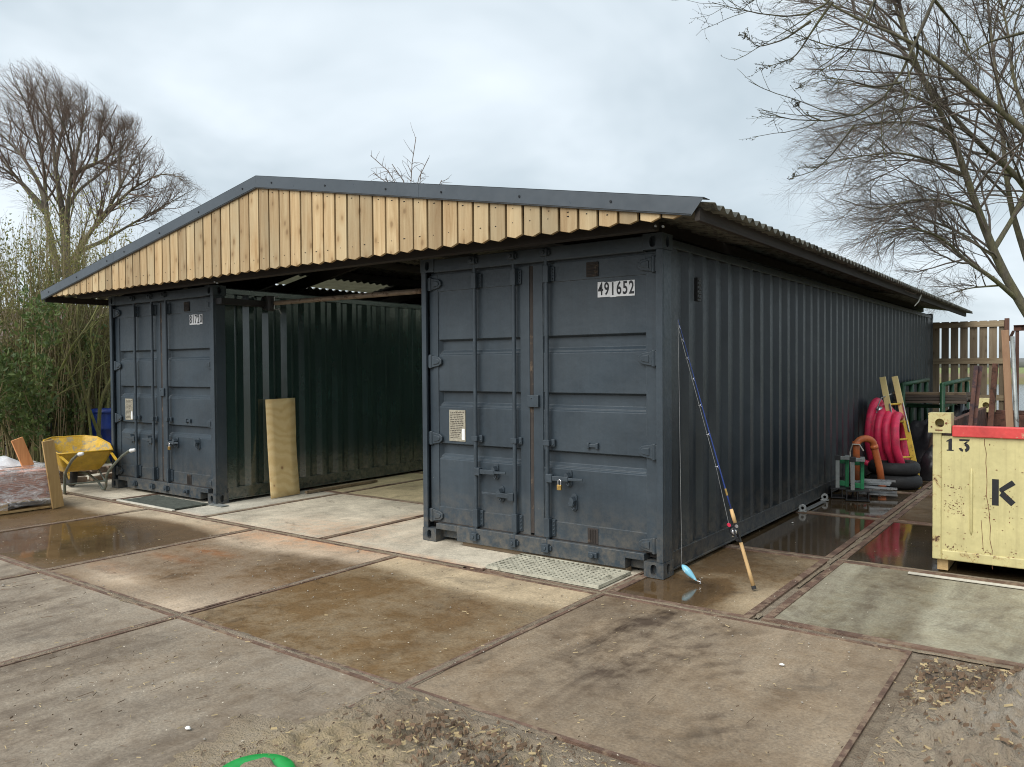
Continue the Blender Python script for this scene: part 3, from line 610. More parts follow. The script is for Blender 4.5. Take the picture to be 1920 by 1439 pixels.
def catch(door, x, z):
    m = MB(); y = DY-.008
    pl = [(.026*math.cos(a), .026*math.sin(a)+(.038 if math.sin(a) > 0 else -.052)) for a in np.linspace(0, 2*math.pi, 18, endpoint=False)]
    m.prism(pl[::-1], (x, y, z), (1, 0, 0), (0, 0, 1), (0, .014, 0)); m.cyl((x, y-.014, z+.034), (x, y+.002, z+.034), .010, 10)
    m.prism([(-.022, -.02), (.014, -.028), (.026, .012), (.004, .044), (-.014, .03)], (x, y-.052, z), (1, 0, 0), (0, 0, 1), (0, .046, 0))
    m.tube([(x-.030, y-.030, z-.010), (x-.018, y-.045, z-.026), (x+.012, y-.045, z-.030), (x+.018, y-.03, z-.012)], .007, 8)
    m.tube([(x+.004, y-.02, z-.03), (x+.016, y-.026, z-.052), (x+.010, y-.024, z-.066), (x-.012, y-.022, z-.05)], .006, 8); m.build('handle_catch', 'rod_steel', door, .003)

def container(name, label, ox, side_mats, numbers, handles):
    c = thing(name, label, 'container', (ox, 0, 0)); B = .005
    for fx in (-1, 1):
        x0, x1 = (-CW, -CW+.162) if fx < 0 else (-.162, 0.0)
        for fy in (-1, 1):
            y0, y1 = (0, .178) if fy < 0 else (CL-.178, CL)
            for z0 in (0.0, CH-.118): casting(c, x0, x1, y0, y1, z0, z0+.118, fy, fx)
            m = MB(); xa, xb = (x0+.004, x0+.058) if fx < 0 else (x1-.058, x1-.004)
            if fy < 0: m.box(xa, xb, .004, .030, .118, CH-.118); m.box(min(xa, xb) if fx < 0 else xb-.016, (xa+.016) if fx < 0 else xb, .030, .165, .118, CH-.118)
            else: m.box(xa-.02*(fx > 0), xb+.02*(fx < 0), CL-.17, CL-.004, .118, CH-.118)
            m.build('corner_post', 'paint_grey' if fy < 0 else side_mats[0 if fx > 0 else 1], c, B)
    # front frame
    m = MB(); m.box(-CW+.162, -.162, .006, .10, CH-.125, CH-.012); m.box(-CW+.06, -.06, .075, .10, 2.40, CH-.12); m.build('door_header', 'paint_grey', c, B)
    m = MB(); L, R_ = -2.03, -.325
    m.box(L, R_, .004, .12, .035, .172); m.box(-CW+.162, L, .004, .12, .118, .172); m.box(R_, -.162, .004, .12, .118, .172); m.box(-CW+.162, L-.0, .10, .14, .03, .118); m.box(R_, -.162, .10, .14, .03, .118)
    m.build('door_sill', 'paint_grey', c, B)
    m = MB(); m.box(-CW+.062, -.062, .045, .072, .174, dm(0, .19, DY)[1]+.004); m.box(-CW+.045, -.045, DY+.052, DY+.07, .18, 2.47); m.build('door_gasket', 'gasket', c)
    gl, gr = dm(-1.206, 1, DY)[0], dm(-1.168, 1, DY)[0]
    m = MB(); m.box(gl+.003, gr-.003, DY-.003, DY+.018, .195, 2.445); m.build('centre_gasket', 'gasket', c)
    dl0, dr1 = dm(-2.322, 1, DY)[0], dm(-.040, 1, DY)[0]; pl, pr = dm(-2.222, 1, DY)[0], dm(-.133, 1, DY)[0]
    d1 = door_mesh(dl0, gl, pl, dm(-1.300, 1, DY)[0]).build('door', 'paint_grey', c, .003); d2 = door_mesh(gr, dr1, dm(-1.072, 1, DY)[0], pr).build('door', 'paint_grey', c, .003)
    for z in (2.358, 1.655, .956, .250): zz = dm(0, z, DY)[1]; hinge(d1, dl0+.01, zz, -1); hinge(d2, dr1-.01, zz, 1)
    R3 = [dm(q, 1, .02)[0] for q in (-1.796, -1.370, -1.037)]
    for k, x in enumerate(R3): lock_rod(d1 if k < 2 else d2, x, 2.535, .105, (dm(0, .973, .02)[1], ))
    for (k, xe, z, xc, lk) in handles: lock_handle(d1 if k < 2 else d2, R3[k]+(.03 if xe > 0 else -.03), R3[k]+xe, z, R3[k]+xc, lk)
    catch(d2, dm(-.782, 1, .05)[0] if ox > -1 else dm(-.40, 1, .05)[0], .502 if ox > -1 else .70)
    # lock box, vent, little plates
    x, z = dm(-1.181, 1.314, .03); m = MB(); m.box(x-.056, x+.056, .028, DY-.002, z-.050, z+.050); m.cyl((x-.015, .022, z+.025), (x-.015, .03, z+.025), .007, 8); m.build('lock_box', 'paint_grey', d2, .004)
    x, z = dm(-.595, 2.362, DY); m = MB(); m.box(x-.054, x+.054, DY-.016, DY-.003, z-.058, z+.058)
    for k in range(4): m.box(x-.046, x+.046, DY-.024, DY-.015, z-.046+k*.025, z-.034+k*.025)
    m.build('vent', 'gasket', d2, .003)
    x, z = dm(-.600, .972, DY); m = MB(); m.box(x-.05, x+.05, DY-.014, DY+.003, z-.014, z+.014); m.box(x-.052, x-.03, DY-.022, DY+.003, z-.024, z+.024); m.box(x+.03, x+.052, DY-.022, DY+.003, z-.024, z+.024); m.build('hasp_plate', 'rod_steel', d2, .004)
    x, z = dm(-.603, .257, DY); m = MB(); m.box(x-.048, x+.048, DY-.010, DY-.003, z-.062, z+.062)
    for k in range(4): m.box(x-.030+k*.017, x-.022+k*.017, DY-.018, DY-.009, z-.052, z+.052)
    m.build('keeper_plate', 'gasket', d2, .002)
    m = MB(); m.box(-.64, -.56, -.028, .006, .085, .130); m.cyl((-.60, -.05, .105), (-.60, -.02, .105), .02, 10); m.build('keeper', 'rod_steel', c, .005)
    # data plate with flat print
    x0, z1 = dm(-2.099, 1.218, DY); x1, z0 = dm(-1.911, .938, DY); m = MB(); m.box(x0, x1, DY-.003, DY+.003, z0, z1); p = m.build('data_plate', 'plate_metal', d1)
    m = MB(); rr = random.Random(3)
    for r_ in range(15):
        zz = z1-.022-r_*.0165; xx = x0+.014
        while xx < x1-.03 and not (r_ > 10 and xx > x1-.065):
            w = rr.uniform(.006, .03); m.box(xx, min(xx+w, x1-.012), DY-.0038, DY-.0030, zz-.003, zz+.003); xx += w+.006
    m.build('plate_print', 'gasket', p); m = MB(); m.box(x1-.040, x1-.006, DY-.005, DY-.003, z0+.015, z0+.115); m.build('sticker', 'sticker', p)
    # number stickers, one digit each, stuck on a little unevenly
    n = len(numbers); xa, xb = (dm(-.553, 1, DY)[0], dm(-.229, 1, DY)[0]); w = (xb-xa)/6.0; zc = dm(0, 2.197, DY)[1]; rr = random.Random(n)
    for k, ch in enumerate(numbers):
        cx = xa+w*(k+.5); dz = rr.uniform(-.003, .003); hh = .059+rr.uniform(-.002, .002); m = MB(); m.box(cx-w/2, cx+w/2-.0004, DY-.0008-.0001*(k % 2), DY+.003, zc+dz-hh, zc+dz+hh); st = m.build('digit_sticker', 'sticker', d2)
        me = text_mesh(ch, .140, .0030, .66); me.materials.append(MATS['ink']); t = link('digit', me, d2, loc=(cx, DY-.0022, zc+dz), rot=(math.pi/2, 0, 0))
    # sides, rails, roof, rear
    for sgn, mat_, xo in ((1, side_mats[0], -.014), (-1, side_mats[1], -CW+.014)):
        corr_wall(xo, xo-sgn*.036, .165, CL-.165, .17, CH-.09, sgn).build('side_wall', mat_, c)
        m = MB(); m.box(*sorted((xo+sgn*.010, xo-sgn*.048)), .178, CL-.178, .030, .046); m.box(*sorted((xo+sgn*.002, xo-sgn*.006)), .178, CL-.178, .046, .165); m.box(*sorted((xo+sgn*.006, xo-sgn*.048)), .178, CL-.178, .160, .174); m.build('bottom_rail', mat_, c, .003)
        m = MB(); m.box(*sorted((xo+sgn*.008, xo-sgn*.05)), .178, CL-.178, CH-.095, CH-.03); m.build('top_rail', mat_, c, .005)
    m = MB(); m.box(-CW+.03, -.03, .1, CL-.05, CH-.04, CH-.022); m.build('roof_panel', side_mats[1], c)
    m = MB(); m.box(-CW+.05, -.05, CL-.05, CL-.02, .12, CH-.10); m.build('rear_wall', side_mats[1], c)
    m = MB(); m.box(-CW+.05, -.05, .10, CL-.06, .13, .16); m.build('floor_panel', 'gasket', c)
    return c
c1 = container('shipping_container', 'near shipping container numbered 491652 with satin anthracite doors beside the fishing rod', 0.0, ('paint_grey_shaded', 'paint_grey_shaded'), '491652',
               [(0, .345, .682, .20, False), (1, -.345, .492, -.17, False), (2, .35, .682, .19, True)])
c2 = container('shipping_container', 'farther shipping container numbered 81720 with dark green side behind the plywood', -5.752, ('paint_green', 'paint_grey_shaded'), '81720',
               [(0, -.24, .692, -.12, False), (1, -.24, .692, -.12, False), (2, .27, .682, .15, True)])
# louvre on the near container's long side, lugs along its foot
m = MB(); m.box(-.02, .012, .62, .69, 2.12, 2.31)
for k in range(5): m.box(.010, .018, .625, .685, 2.14+k*.034, 2.155+k*.034)
m.build('side_vent', 'black_iron', c1, .003)
for k, (yy, zz) in enumerate(((3.37, .03), (4.25, .03))):
    m = MB(); m.lathe([(.018, -.014), (.040, -.014), (.040, .014), (.018, .014), (.018, -.014)], 16, (0, 0, .042), 1); m.box(-.045, .045, -.03, .03, 0, .012)
    o = m.build('steel_lug', 'galvanised', bevel=.002); o.location = (.035, yy, 0.004); o.rotation_euler = (0, 0, .15)
    tag(o, ('galvanised ring lug on the wet floor at the near container foot' if k == 0 else 'second ring lug by the container foot near the green stands'), 'lug', 'ring lugs along the container foot')
o = MB().beam((.045, 3.45, .012), (.055, 4.15, .012), .05, .012).build('steel_strip', 'galvanised'); tag(o, 'thin steel strip lying between the two ring lugs', 'strip')

# ------------------------------------------------------------------ gable roof over both containers
RX, RZ, SL = -4.12, 3.516, .1785       # ridge line and slope
EL, ER = -8.90, .56; Y0, Y1 = -.55, 12.75
def rz(x): return RZ-SL*abs(x-RX)
roof = thing('gable_roof', 'low gable roof with timber cladding spanning both containers', 'roof', (0, 0, 0))
def sheet(x0, x1, y0, y1, dz, name, mat, pitch=.1395, amp=.021):
    n = int((y1-y0)/pitch*8)+1; ys = np.linspace(y0, y1, n); zz = dz+amp*np.cos((ys-y0)/pitch*2*math.pi)
    V = []; F = []
    for k in range(n): V += [(x0, ys[k], rz(x0)+zz[k]), (x1, ys[k], rz(x1)+zz[k])]
    for k in range(n-1): F.append((2*k, 2*k+1, 2*k+3, 2*k+2) if x0 < x1 else (2*k+1, 2*k, 2*k+2, 2*k+3))
    o = make(name, V, F, mat, roof, smooth=True); 
    if mat != 'skylight_sheet': o.modifiers.new('t', 'SOLIDIFY').thickness = .006
    return o
for x0, x1, y0, y1, nm in ((RX+.02, ER+.06, Y0+.03, 1.8, 'roof_sheet'), (RX+.02, -.35, 1.8, 8.2, 'skylight_sheet'), (-.35, ER+.06, 1.8, 8.2, 'roof_sheet'), (RX+.02, ER+.06, 8.2, Y1, 'roof_sheet')):
    sheet(x0, x1, y0, y1, -.045, nm, nm)
for x0, x1, y0, y1, nm in ((RX-.02, EL, Y0+.03, 2.10, 'roof_sheet'), (RX-.02, -6.86, 2.10, 4.06, 'roof_sheet'), (-7.42, EL, 2.10, 4.06, 'roof_sheet'), (RX-.02, EL, 4.06, 4.9, 'roof_sheet'), (RX-.02, -5.75, 4.9, 8.2, 'skylight_sheet'), (-5.75, EL, 4.9, 8.2, 'roof_sheet'), (RX-.02, EL, 8.2, Y1, 'roof_sheet')):
    sheet(x0, x1, y0, y1, -.045, nm, nm)
xs_ = np.linspace(-7.42, -6.86, 49); V = []; F = []
for k, x in enumerate(xs_): z = rz(x)-.045+.008*math.cos((x+7.42)/.14*2*math.pi); V += [(x, 2.10, z), (x, 4.06, z)]
for k in range(48): F.append((2*k, 2*k+2, 2*k+3, 2*k+1))
make('skylight_sheet', V, F, 'skylight_dirty', roof, smooth=True)
# cap flashing, four lengths, with screws
def trim(xa, xb, cut=0.0, cut0=0.0):
    m = MB(); y = Y0-.012; H = .122; xb2 = xb-cut; xa2 = xa+cut0
    for (a, b, c_, d) in ((0, 0, .0, .0),):
        m.add([(xa, y, rz(xa)), (xb, y, rz(xb)), (xb2, y, rz(xb2)-H), (xa2, y, rz(xa2)-H), (xa, y+.003, rz(xa)-.003), (xb, y+.003, rz(xb)-.003), (xb2, y+.003, rz(xb2)-H), (xa2, y+.003, rz(xa2)-H)],
              [(0, 1, 2, 3), (7, 6, 5, 4), (0, 4, 5, 1), (3, 2, 6, 7), (1, 5, 6, 2), (0, 3, 7, 4)])
        m.add([(xa, y, rz(xa)+.0006), (xb, y, rz(xb)+.0006), (xb, y+.10, rz(xb)+.0006), (xa, y+.10, rz(xa)+.0006), (xa, y, rz(xa)-.003), (xb, y, rz(xb)-.003), (xb, y+.10, rz(xb)-.003), (xa, y+.10, rz(xa)-.003)], [(0, 3, 2, 1), (4, 5, 6, 7), (0, 1, 5, 4), (2, 3, 7, 6)])
        m.add([(xa2, y-.006, rz(xa2)-H+.008), (xb2, y-.006, rz(xb2)-H+.008), (xb2, y+.010, rz(xb2)-H-.004), (xa2, y+.010, rz(xa2)-H-.004)], [(0, 1, 2, 3)])
    t = m.build('fascia_trim', 'trim_steel', roof)
    for x in np.arange(min(xa, xb)+.25, max(xa, xb)-.08, .78):
        s_ = MB(); z = rz(x)-.062; s_.cyl((x, y-.006, z), (x, y, z), .009, 10); s_.build('screw', 'screw_steel', t)
trim(EL, -6.93, 0, .03); trim(-6.928, RX, 0); trim(RX+.001, -1.93, 0); trim(-1.928, ER, .085)
# cladding boards, pointed at the foot
x = -8.785; k = 0; rr = random.Random(5)
while x < .40:
    w = .1615; pw = .1405+rr.uniform(-.005, .005); cx = x+pw*.55; zt0, zt1 = min(rz(x), rz(x+pw))-.05, 0; zb = 2.588+rr.uniform(-.006, .006); ta, tb, tm = rz(x)-.08, rz(x+pw)-.08, rz(cx)-.08
    if RX-.2 < x < RX: tm = min(rz(x), rz(x+pw))-.08
    y0 = Y0+.008+rr.uniform(0, .003); y1 = y0+.028; dp = .018+rr.uniform(-.004, .004)
    if min(ta, tb)-zb > .02:
        f = [(x, zb), (cx, zb-dp), (x+pw, zb+.004), (x+pw, tb), (cx, tm), (x, ta)]
        m = MB(); m.prism(f, (0, y0, 0), (1, 0, 0), (0, 0, 1), (0, y1-y0, 0))
        o = m.build('cladding_board', 'plank_wood', roof, .0025); q_ = MB()
        for zz in (zb+.10, min(ta, tb)-.06): q_.cyl((cx-.02+rr.uniform(-.02, .02), y0-.0015, zz), (cx-.02, y0+.002, zz), .004, 6) if zz > zb+.05 else None
        if q_.v: tag(q_.build('nail_heads', 'screw_steel', o), kind='stuff')
    x += w
# carcass
m = MB(); m.box(-8.70, .34, -.475, -.425, 2.61, 2.69); m.build('fascia_beam', 'dark_beam_x', roof)
m = MB(); m.box(-8.30, .10, -.36, -.26, 2.553, 2.74); m.build('fascia_beam', 'dark_beam_x', roof)
for xa in (ER-.075, EL+.045): m = MB(); m.box(xa, xa+.034, Y0+.02, Y1-.1, rz(xa+.017)-.150, rz(xa+.017)-.068); m.build('eave_board', 'dark_beam', roof)
for xa in (-8.0, -6.45, -5.8, -5.0, -4.2, -3.3, -2.3, -1.3, -.3): m = MB(); m.box(xa, xa+.06, Y0+.06, Y1-.12, rz(xa)-.17, rz(xa)-.07); m.build('purlin', 'dark_beam', roof)
for yy in (.15, 1.95, 4.2, 6.6, 9.0, 11.9):
    for s_, xe in ((1, -.12), (-1, -8.10)):
        m = MB(); m.beam((RX, yy, RZ-.27), (xe, yy, rz(xe)-.27), .06, .14); m.build('rafter', 'dark_beam_x', roof)
for (u, v) in ((1229, 424), (1243, 425), (402, 529), (407, 531)):
    p = on_axis(u, v, 1, -.37); m = MB(); m.cyl((p[0], -.372, p[2]), (p[0], -.36, p[2]), .009, 8); m.build('bolt', 'galvanised', roof)
# tube across the opening with its clamp
t = thing('crossbar_pipe', 'brown steel pipe spanning high across the opening between the containers', 'pipe', (-5.75, .655, 2.40))
MB().cyl((.30, 0, 0), (3.31, 0, -.006), .028, 14).build('pipe', 'pipe_steel', t)
m = MB(); m.tube([(.20, 0, .09), (.20, 0, -.09)], .05, 12); m.tube([(.12+.07*math.cos(a), -.01, .01+.07*math.sin(a)) for a in np.linspace(0, 2*math.pi, 17)[:-1]], .022, 8, closed=True); m.box(.0, .28, -.02, .02, -.035, .035); m.build('clamp', 'black_iron', t, .004)
m = MB(); m.tube([(.36, -.0, .075), (.28, 0, .075), (.28, 0, -.075), (.37, 0, -.075), (.40, 0, -.13)], .008, 8); m.build('hook', 'galvanised', t)
MB().box(-.03, .12, -.62, .02, -.035, .035).build('strap', 'black_iron', t)

# ------------------------------------------------------------------ things around the front
# plywood offcut leaning on the green wall
def ply():
    t = []
    bl, br, tl, tr = Vector((-5.545, .62, .004)), Vector((-5.575, 1.075, .004)), Vector((-5.727, .690, 1.215)), Vector((-5.727, 1.135, 1.222))
    V = []; F = []; n = 14
    for k in range(n+1):
        s_ = k/n
        for j in range(5):
            q = j/4; p = (bl*(1-q)+br*q)*(1-s_)+(tl*(1-q)+tr*q)*s_; bow = .022*math.sin(math.pi*s_)*(.3+.7*q); p = p+Vector((-bow*.15, -bow*.75*(1 if s_ < .6 else .7), 0)); V.append(p)
    for k in range(n):
        for j in range(4): a = k*5+j; F.append((a, a+1, a+6, a+5))
    o = make('plywood_sheet', V, F, 'plywood', smooth=True); so = o.modifiers.new('t', 'SOLIDIFY'); so.thickness = .016; so.offset = 1
    return tag(o, 'narrow warped plywood offcut leaning against the dark green container side', 'plywood')
ply()
m = MB(); m.beam((-5.50, 1.12, .022), (-5.50, 2.35, .022), .045, .03); tag(m.build('timber_batten', 'old_timber_pale'), 'thin timber batten on the floor along the green container side', 'batten')
# grating doorstep, open mesh
def grate():
    x0, x1, y0, y1, z = -1.295, -.265, -.505, -.012, .024
    t = thing('floor_grate', 'weathered galvanised mesh grate on the floor before the 491652 doors', 'grate', (x0, y0, .004))
    W, D = x1-x0, y1-y0; m = MB()
    m.box(0, W, 0, .012, 0, z); m.box(0, W, D-.012, D, 0, z); m.box(0, .012, .012, D-.012, 0, z); m.box(W-.012, W, .012, D-.012, 0, z); m.build('grate_frame', 'grate_bar', t)
    m = MB(); p = .047
    for k in range(1, int(W/p)): m.box(k*p-.0075, k*p+.0075, .012, D-.012, z-.012, z-.0015)
    m.build('bar', 'grate_bar', t); m = MB()
    for k in range(1, int(D/p)): m.box(.012, W-.012, k*p-.0075, k*p+.0075, z-.012, z-.001)
    m.build('cross_bar', 'grate_bar', t)
    m = MB(); m.box(.012, W-.012, .012, D-.012, 0, .006); m.build('grate_bed', 'chip_dark', t)
simple('grate_bar', (.46, .44, .345), .6, .0, var=.3, vs_=10, col2=(.20, .19, .14), thr=.55)
grate()
m = MB(); n = 24; V = []; F = []
for i in range(n+1):
    for j in range(11): V.append((-6.93+1.12*i/n, -.50+.44*j/10, .016+.006*random.random()))
for i in range(n):
    for j in range(10): a = i*11+j; F.append((a, a+11, a+12, a+1))
o = make('door_mat', V, F, 'mat_dark'); o.modifiers.new('t', 'SOLIDIFY').thickness = .014
tag(o, 'dark green bristly door mat before the 81720 doors', 'mat')
o = MB().box(-7.0, -5.76, -.545, -.508, .003, .02).build('timber_batten', 'batten_pale', bevel=.003); tag(o, 'pale strip along the front of the dark door mat', 'batten')
o = MB().box(-5.82, -5.55, -.06, .04, .002, .010).build('steel_plate', 'stand_grey'); tag(o, 'flat steel shim under the corner of the 81720 container', 'plate')
m = MB(); m.box(-1.98, -.32, .03, .10, .0, .034); tag(m.build('timber_sleeper', 'old_timber_pale'), 'timber sleeper under the door sill of the near container', 'timber')

# wheelbarrow, seen from behind
def wheelbarrow():
    t = thing('wheelbarrow', 'yellow builders wheelbarrow with white grips beside the wrapped pallet', 'wheelbarrow', (-8.03, -.43, .004), -.20)
    # tray: rim and floor loops, x toward the handles
    rim = [(.10, -.32, .535), (.10, .32, .535), (-.28, .385, .59), (-.66, .33, .66), (-.80, .20, .68), (-.80, -.20, .68), (-.66, -.33, .66), (-.28, -.385, .59)]
    flo = [(-.08, -.20, .27), (-.08, .20, .27), (-.28, .22, .255), (-.42, .19, .26), (-.50, .12, .27), (-.50, -.12, .27), (-.42, -.19, .26), (-.28, -.22, .255)]
    mid = [tuple(a*.42+b*.58+d for a, b, d in zip(p, q, (0, 0, -.03))) for p, q in zip(rim, flo)]
    def shell(name, off, mat, flip):
        V = []; 
        for loop, s_ in ((rim, 1.0), (mid, 1.0), (flo, 1.0)):
            for p in loop: V.append((p[0]*1.0+(-.28-p[0])*off*.9, p[1]*(1-off*1.2), p[2]+(off*.6 if loop is flo else 0)))
        F = [(k+8*i, (k+1) % 8+8*i, (k+1) % 8+8*(i+1), k+8*(i+1)) for i in range(2) for k in range(8)]+[tuple(range(16, 24))]
        if flip: F = [q[::-1] for q in F]
        o = make(name, V, F, mat, t, smooth=False); sub = o.modifiers.new('b', 'BEVEL'); sub.width = .03; sub.segments = 3; sub.limit_method = 'ANGLE'; sub.angle_limit = math.radians(18)
    shell('tray', 0.0, 'yellow_paint', False); shell('tray_lining', .015, 'tray_inside', True)
    m = MB(); m.tube(rim, .011, 8, closed=True); m.build('tray_rim', 'yellow_paint', t, smooth=True)
    for s_ in (-1, 1):
        y = s_*.225
        pts = [(1.02, y*1.28, .60), (.90, y*1.28, .585), (.62, y*1.26, .50), (.30, y*1.2, .36), (.13, y*1.15, .27), (.06, y*1.1, .20), (.04, y*1.08, .06), (.0, y*1.05, .016), (-.06, y*1.0, .018), (-.16, y*.9, .10), (-.36, y*.6, .19), (-.72, y*.28, .20)]
        MB().tube(pts, .0165, 10).build('frame_tube', 'green_tube', t, smooth=True)
        m = MB(); m.tube([(.97, y*1.28, .592), (.985, y*1.28, .595), (1.00, y*1.28, .597), (1.11, y*1.28, .612), (1.12, y*1.28, .614)], [.020, .026, .022, .021, .014], 12); m.build('grip', 'grip_white', t, smooth=True)
        MB().beam((.10, s_*.30, .50), (.42, s_*.275, .43), .03, .012).build('tray_stay', 'yellow_paint', t)
        MB().tube([(.04, y*1.06, .12), (-.14, y*.9, .27)], .011, 8).build('leg_brace', 'green_tube', t)
    MB().tube([(.05, -.24, .13), (.05, .24, .13)], .011, 8).build('leg_stretcher', 'green_tube', t)
    m = MB(); R_, c_ = .195, (-.70, 0, .197); m.lathe([(.11, -.035), (.15, -.048), (.18, -.042), (R_, -.018), (R_, .018), (.18, .042), (.15, .048), (.11, .035), (.11, -.035)], 28, c_, 1); w = m.build('wheel', 'rubber', t, smooth=True)
    m = MB(); m.lathe([(.0, -.03), (.05, -.035), (.112, -.024), (.112, .024), (.05, .035), (.0, .03)], 20, c_, 1); m.cyl((-.70, -.09, .197), (-.70, .09, .197), .012, 8); m.build('rim', 'yellow_paint', w, smooth=True)
wheelbarrow()

# pallet with film-wrapped boards
def pallet():
    t = thing('pallet', 'rough softwood pallet standing under the film wrapped stack', 'pallet', (-7.15, -1.12, .004), .0)
    # local: x back (negative), y left (negative)
    for yy in (0, -.5, -1.0): MB().box(-.80, 0, yy-.10 if yy else -.10, yy, .10, .122).build('deck_board', 'pallet_wood_y', t, .003) if False else None
    for k in range(6): MB().box(-.02-.155*k-.10, -.02-.155*k, -1.3, 0, .105, .127).build('deck_board', 'pallet_wood_y', t, .003)
    for k, x in enumerate((-.012, -.41, -.80)):
        MB().box(x-.10, x, -1.3, 0, .0, .022).build('base_board', 'pallet_wood_y', t, .003)
        for y in (-.62, -1.2): MB().box(x-.098, x-.004, y-.07, y+.07, .022, .105).build('block', 'pallet_wood_y', t, .003)
    MB().beam((.062, -.055, .005), (.072, -.16, .79), .03, .125, up=(0, 1, 0)).build('corner_post', 'pallet_wood', t, .003)
    # the load: layered tiles/boards
    s_ = thing('board_stack', 'stack of thin terracotta coloured boards wrapped in film on the pallet', 'boards', (-7.165, -1.20, .131))
    for k in range(15):
        dx, dy = random.uniform(-.006, .006), random.uniform(-.006, .006); MB().box(-.78+dx, -.012+dx, -1.25+dy, .02+dy, .0215*k, .0215*k+.0185).build('board', 'terracotta', s_, .0015)
    f = thing('plastic_wrap', 'crumpled clear stretch film around the terracotta boards', 'film', (-7.165, -1.20, .131))
    ny, nz = 60, 22; V = []; F = []
    rs = np.random.default_rng(4); 
    yy = np.linspace(-1.27, .07, ny)
    for i in range(ny):
        for k in range(nz):
            zq = -.10+.46*k/(nz-1); a = float(vnoise(np.array([yy[i]*3.0+zq*1.5]), np.array([zq*5]), 1.6, 61, 4)[0]); b = float(vnoise(np.array([yy[i]]), np.array([zq]), 9, 62, 3)[0])
            V.append((.012+.050*(a-.30)+.014*b+(.03 if zq < 0 else 0), yy[i], max(-.10+.05*a, zq)+.02*(a-.5)))
    for i in range(ny-1):
        for k in range(nz-1): q = i*nz+k; F.append((q, q+nz, q+nz+1, q+1))
    make('film_front', V, F, 'plastic_film', f, smooth=True)
    V = []; F = []; nx = 26
    for i in range(ny):
        for k in range(nx):
            xx = .015-.82*k/(nx-1); a = float(vnoise(np.array([yy[i]*2]), np.array([xx*4]), 1.5, 63, 4)[0]); b = float(vnoise(np.array([yy[i]]), np.array([xx]), 8, 64, 3)[0])
            V.append((xx, yy[i], .338+(.04*a+.015*b)*sstep(.0, .30, np.array(-xx)).item()))
    for i in range(ny-1):
        for k in range(nx-1): q = i*nx+k; F.append((q, q+nx, q+nx+1, q+1))
    make('film_top', V, F, 'plastic_film', f, smooth=True)
    V = []; F = []
    for i in range(ny):
        for k in range(nx):
            xx = -.42-.42*k/(nx-1); e_ = math.sin(math.pi*k/(nx-1)); a = float(vnoise(np.array([yy[i]*2.5]), np.array([xx*5]), 1.7, 65, 5, .6)[0]); V.append((xx, yy[i], .345+e_*(.05+.11*a)*(1 if yy[i] < -.25 else max(0, 1-(yy[i]+.25)*5))))
    for i in range(ny-1):
        for k in range(nx-1): q = i*nx+k; F.append((q, q+nx, q+nx+1, q+1))
    make('film_bundle', V, F, 'film_white', f, smooth=True)
    b = thing('orange_plank', 'bright orange cut board standing upright on the wrapped stack', 'board', (-7.42, -1.33, .48)); MB().beam((0, -.02, .0), (-.02, -.13, .33), .03, .125, up=(0, 1, 0)).build('board', 'orange_board', b, .002)
    MB().beam((.005, .02, -.012), (.015, -.45, -.012), .10, .022).build('foot_board', 'orange_board', b, .002)
pallet()

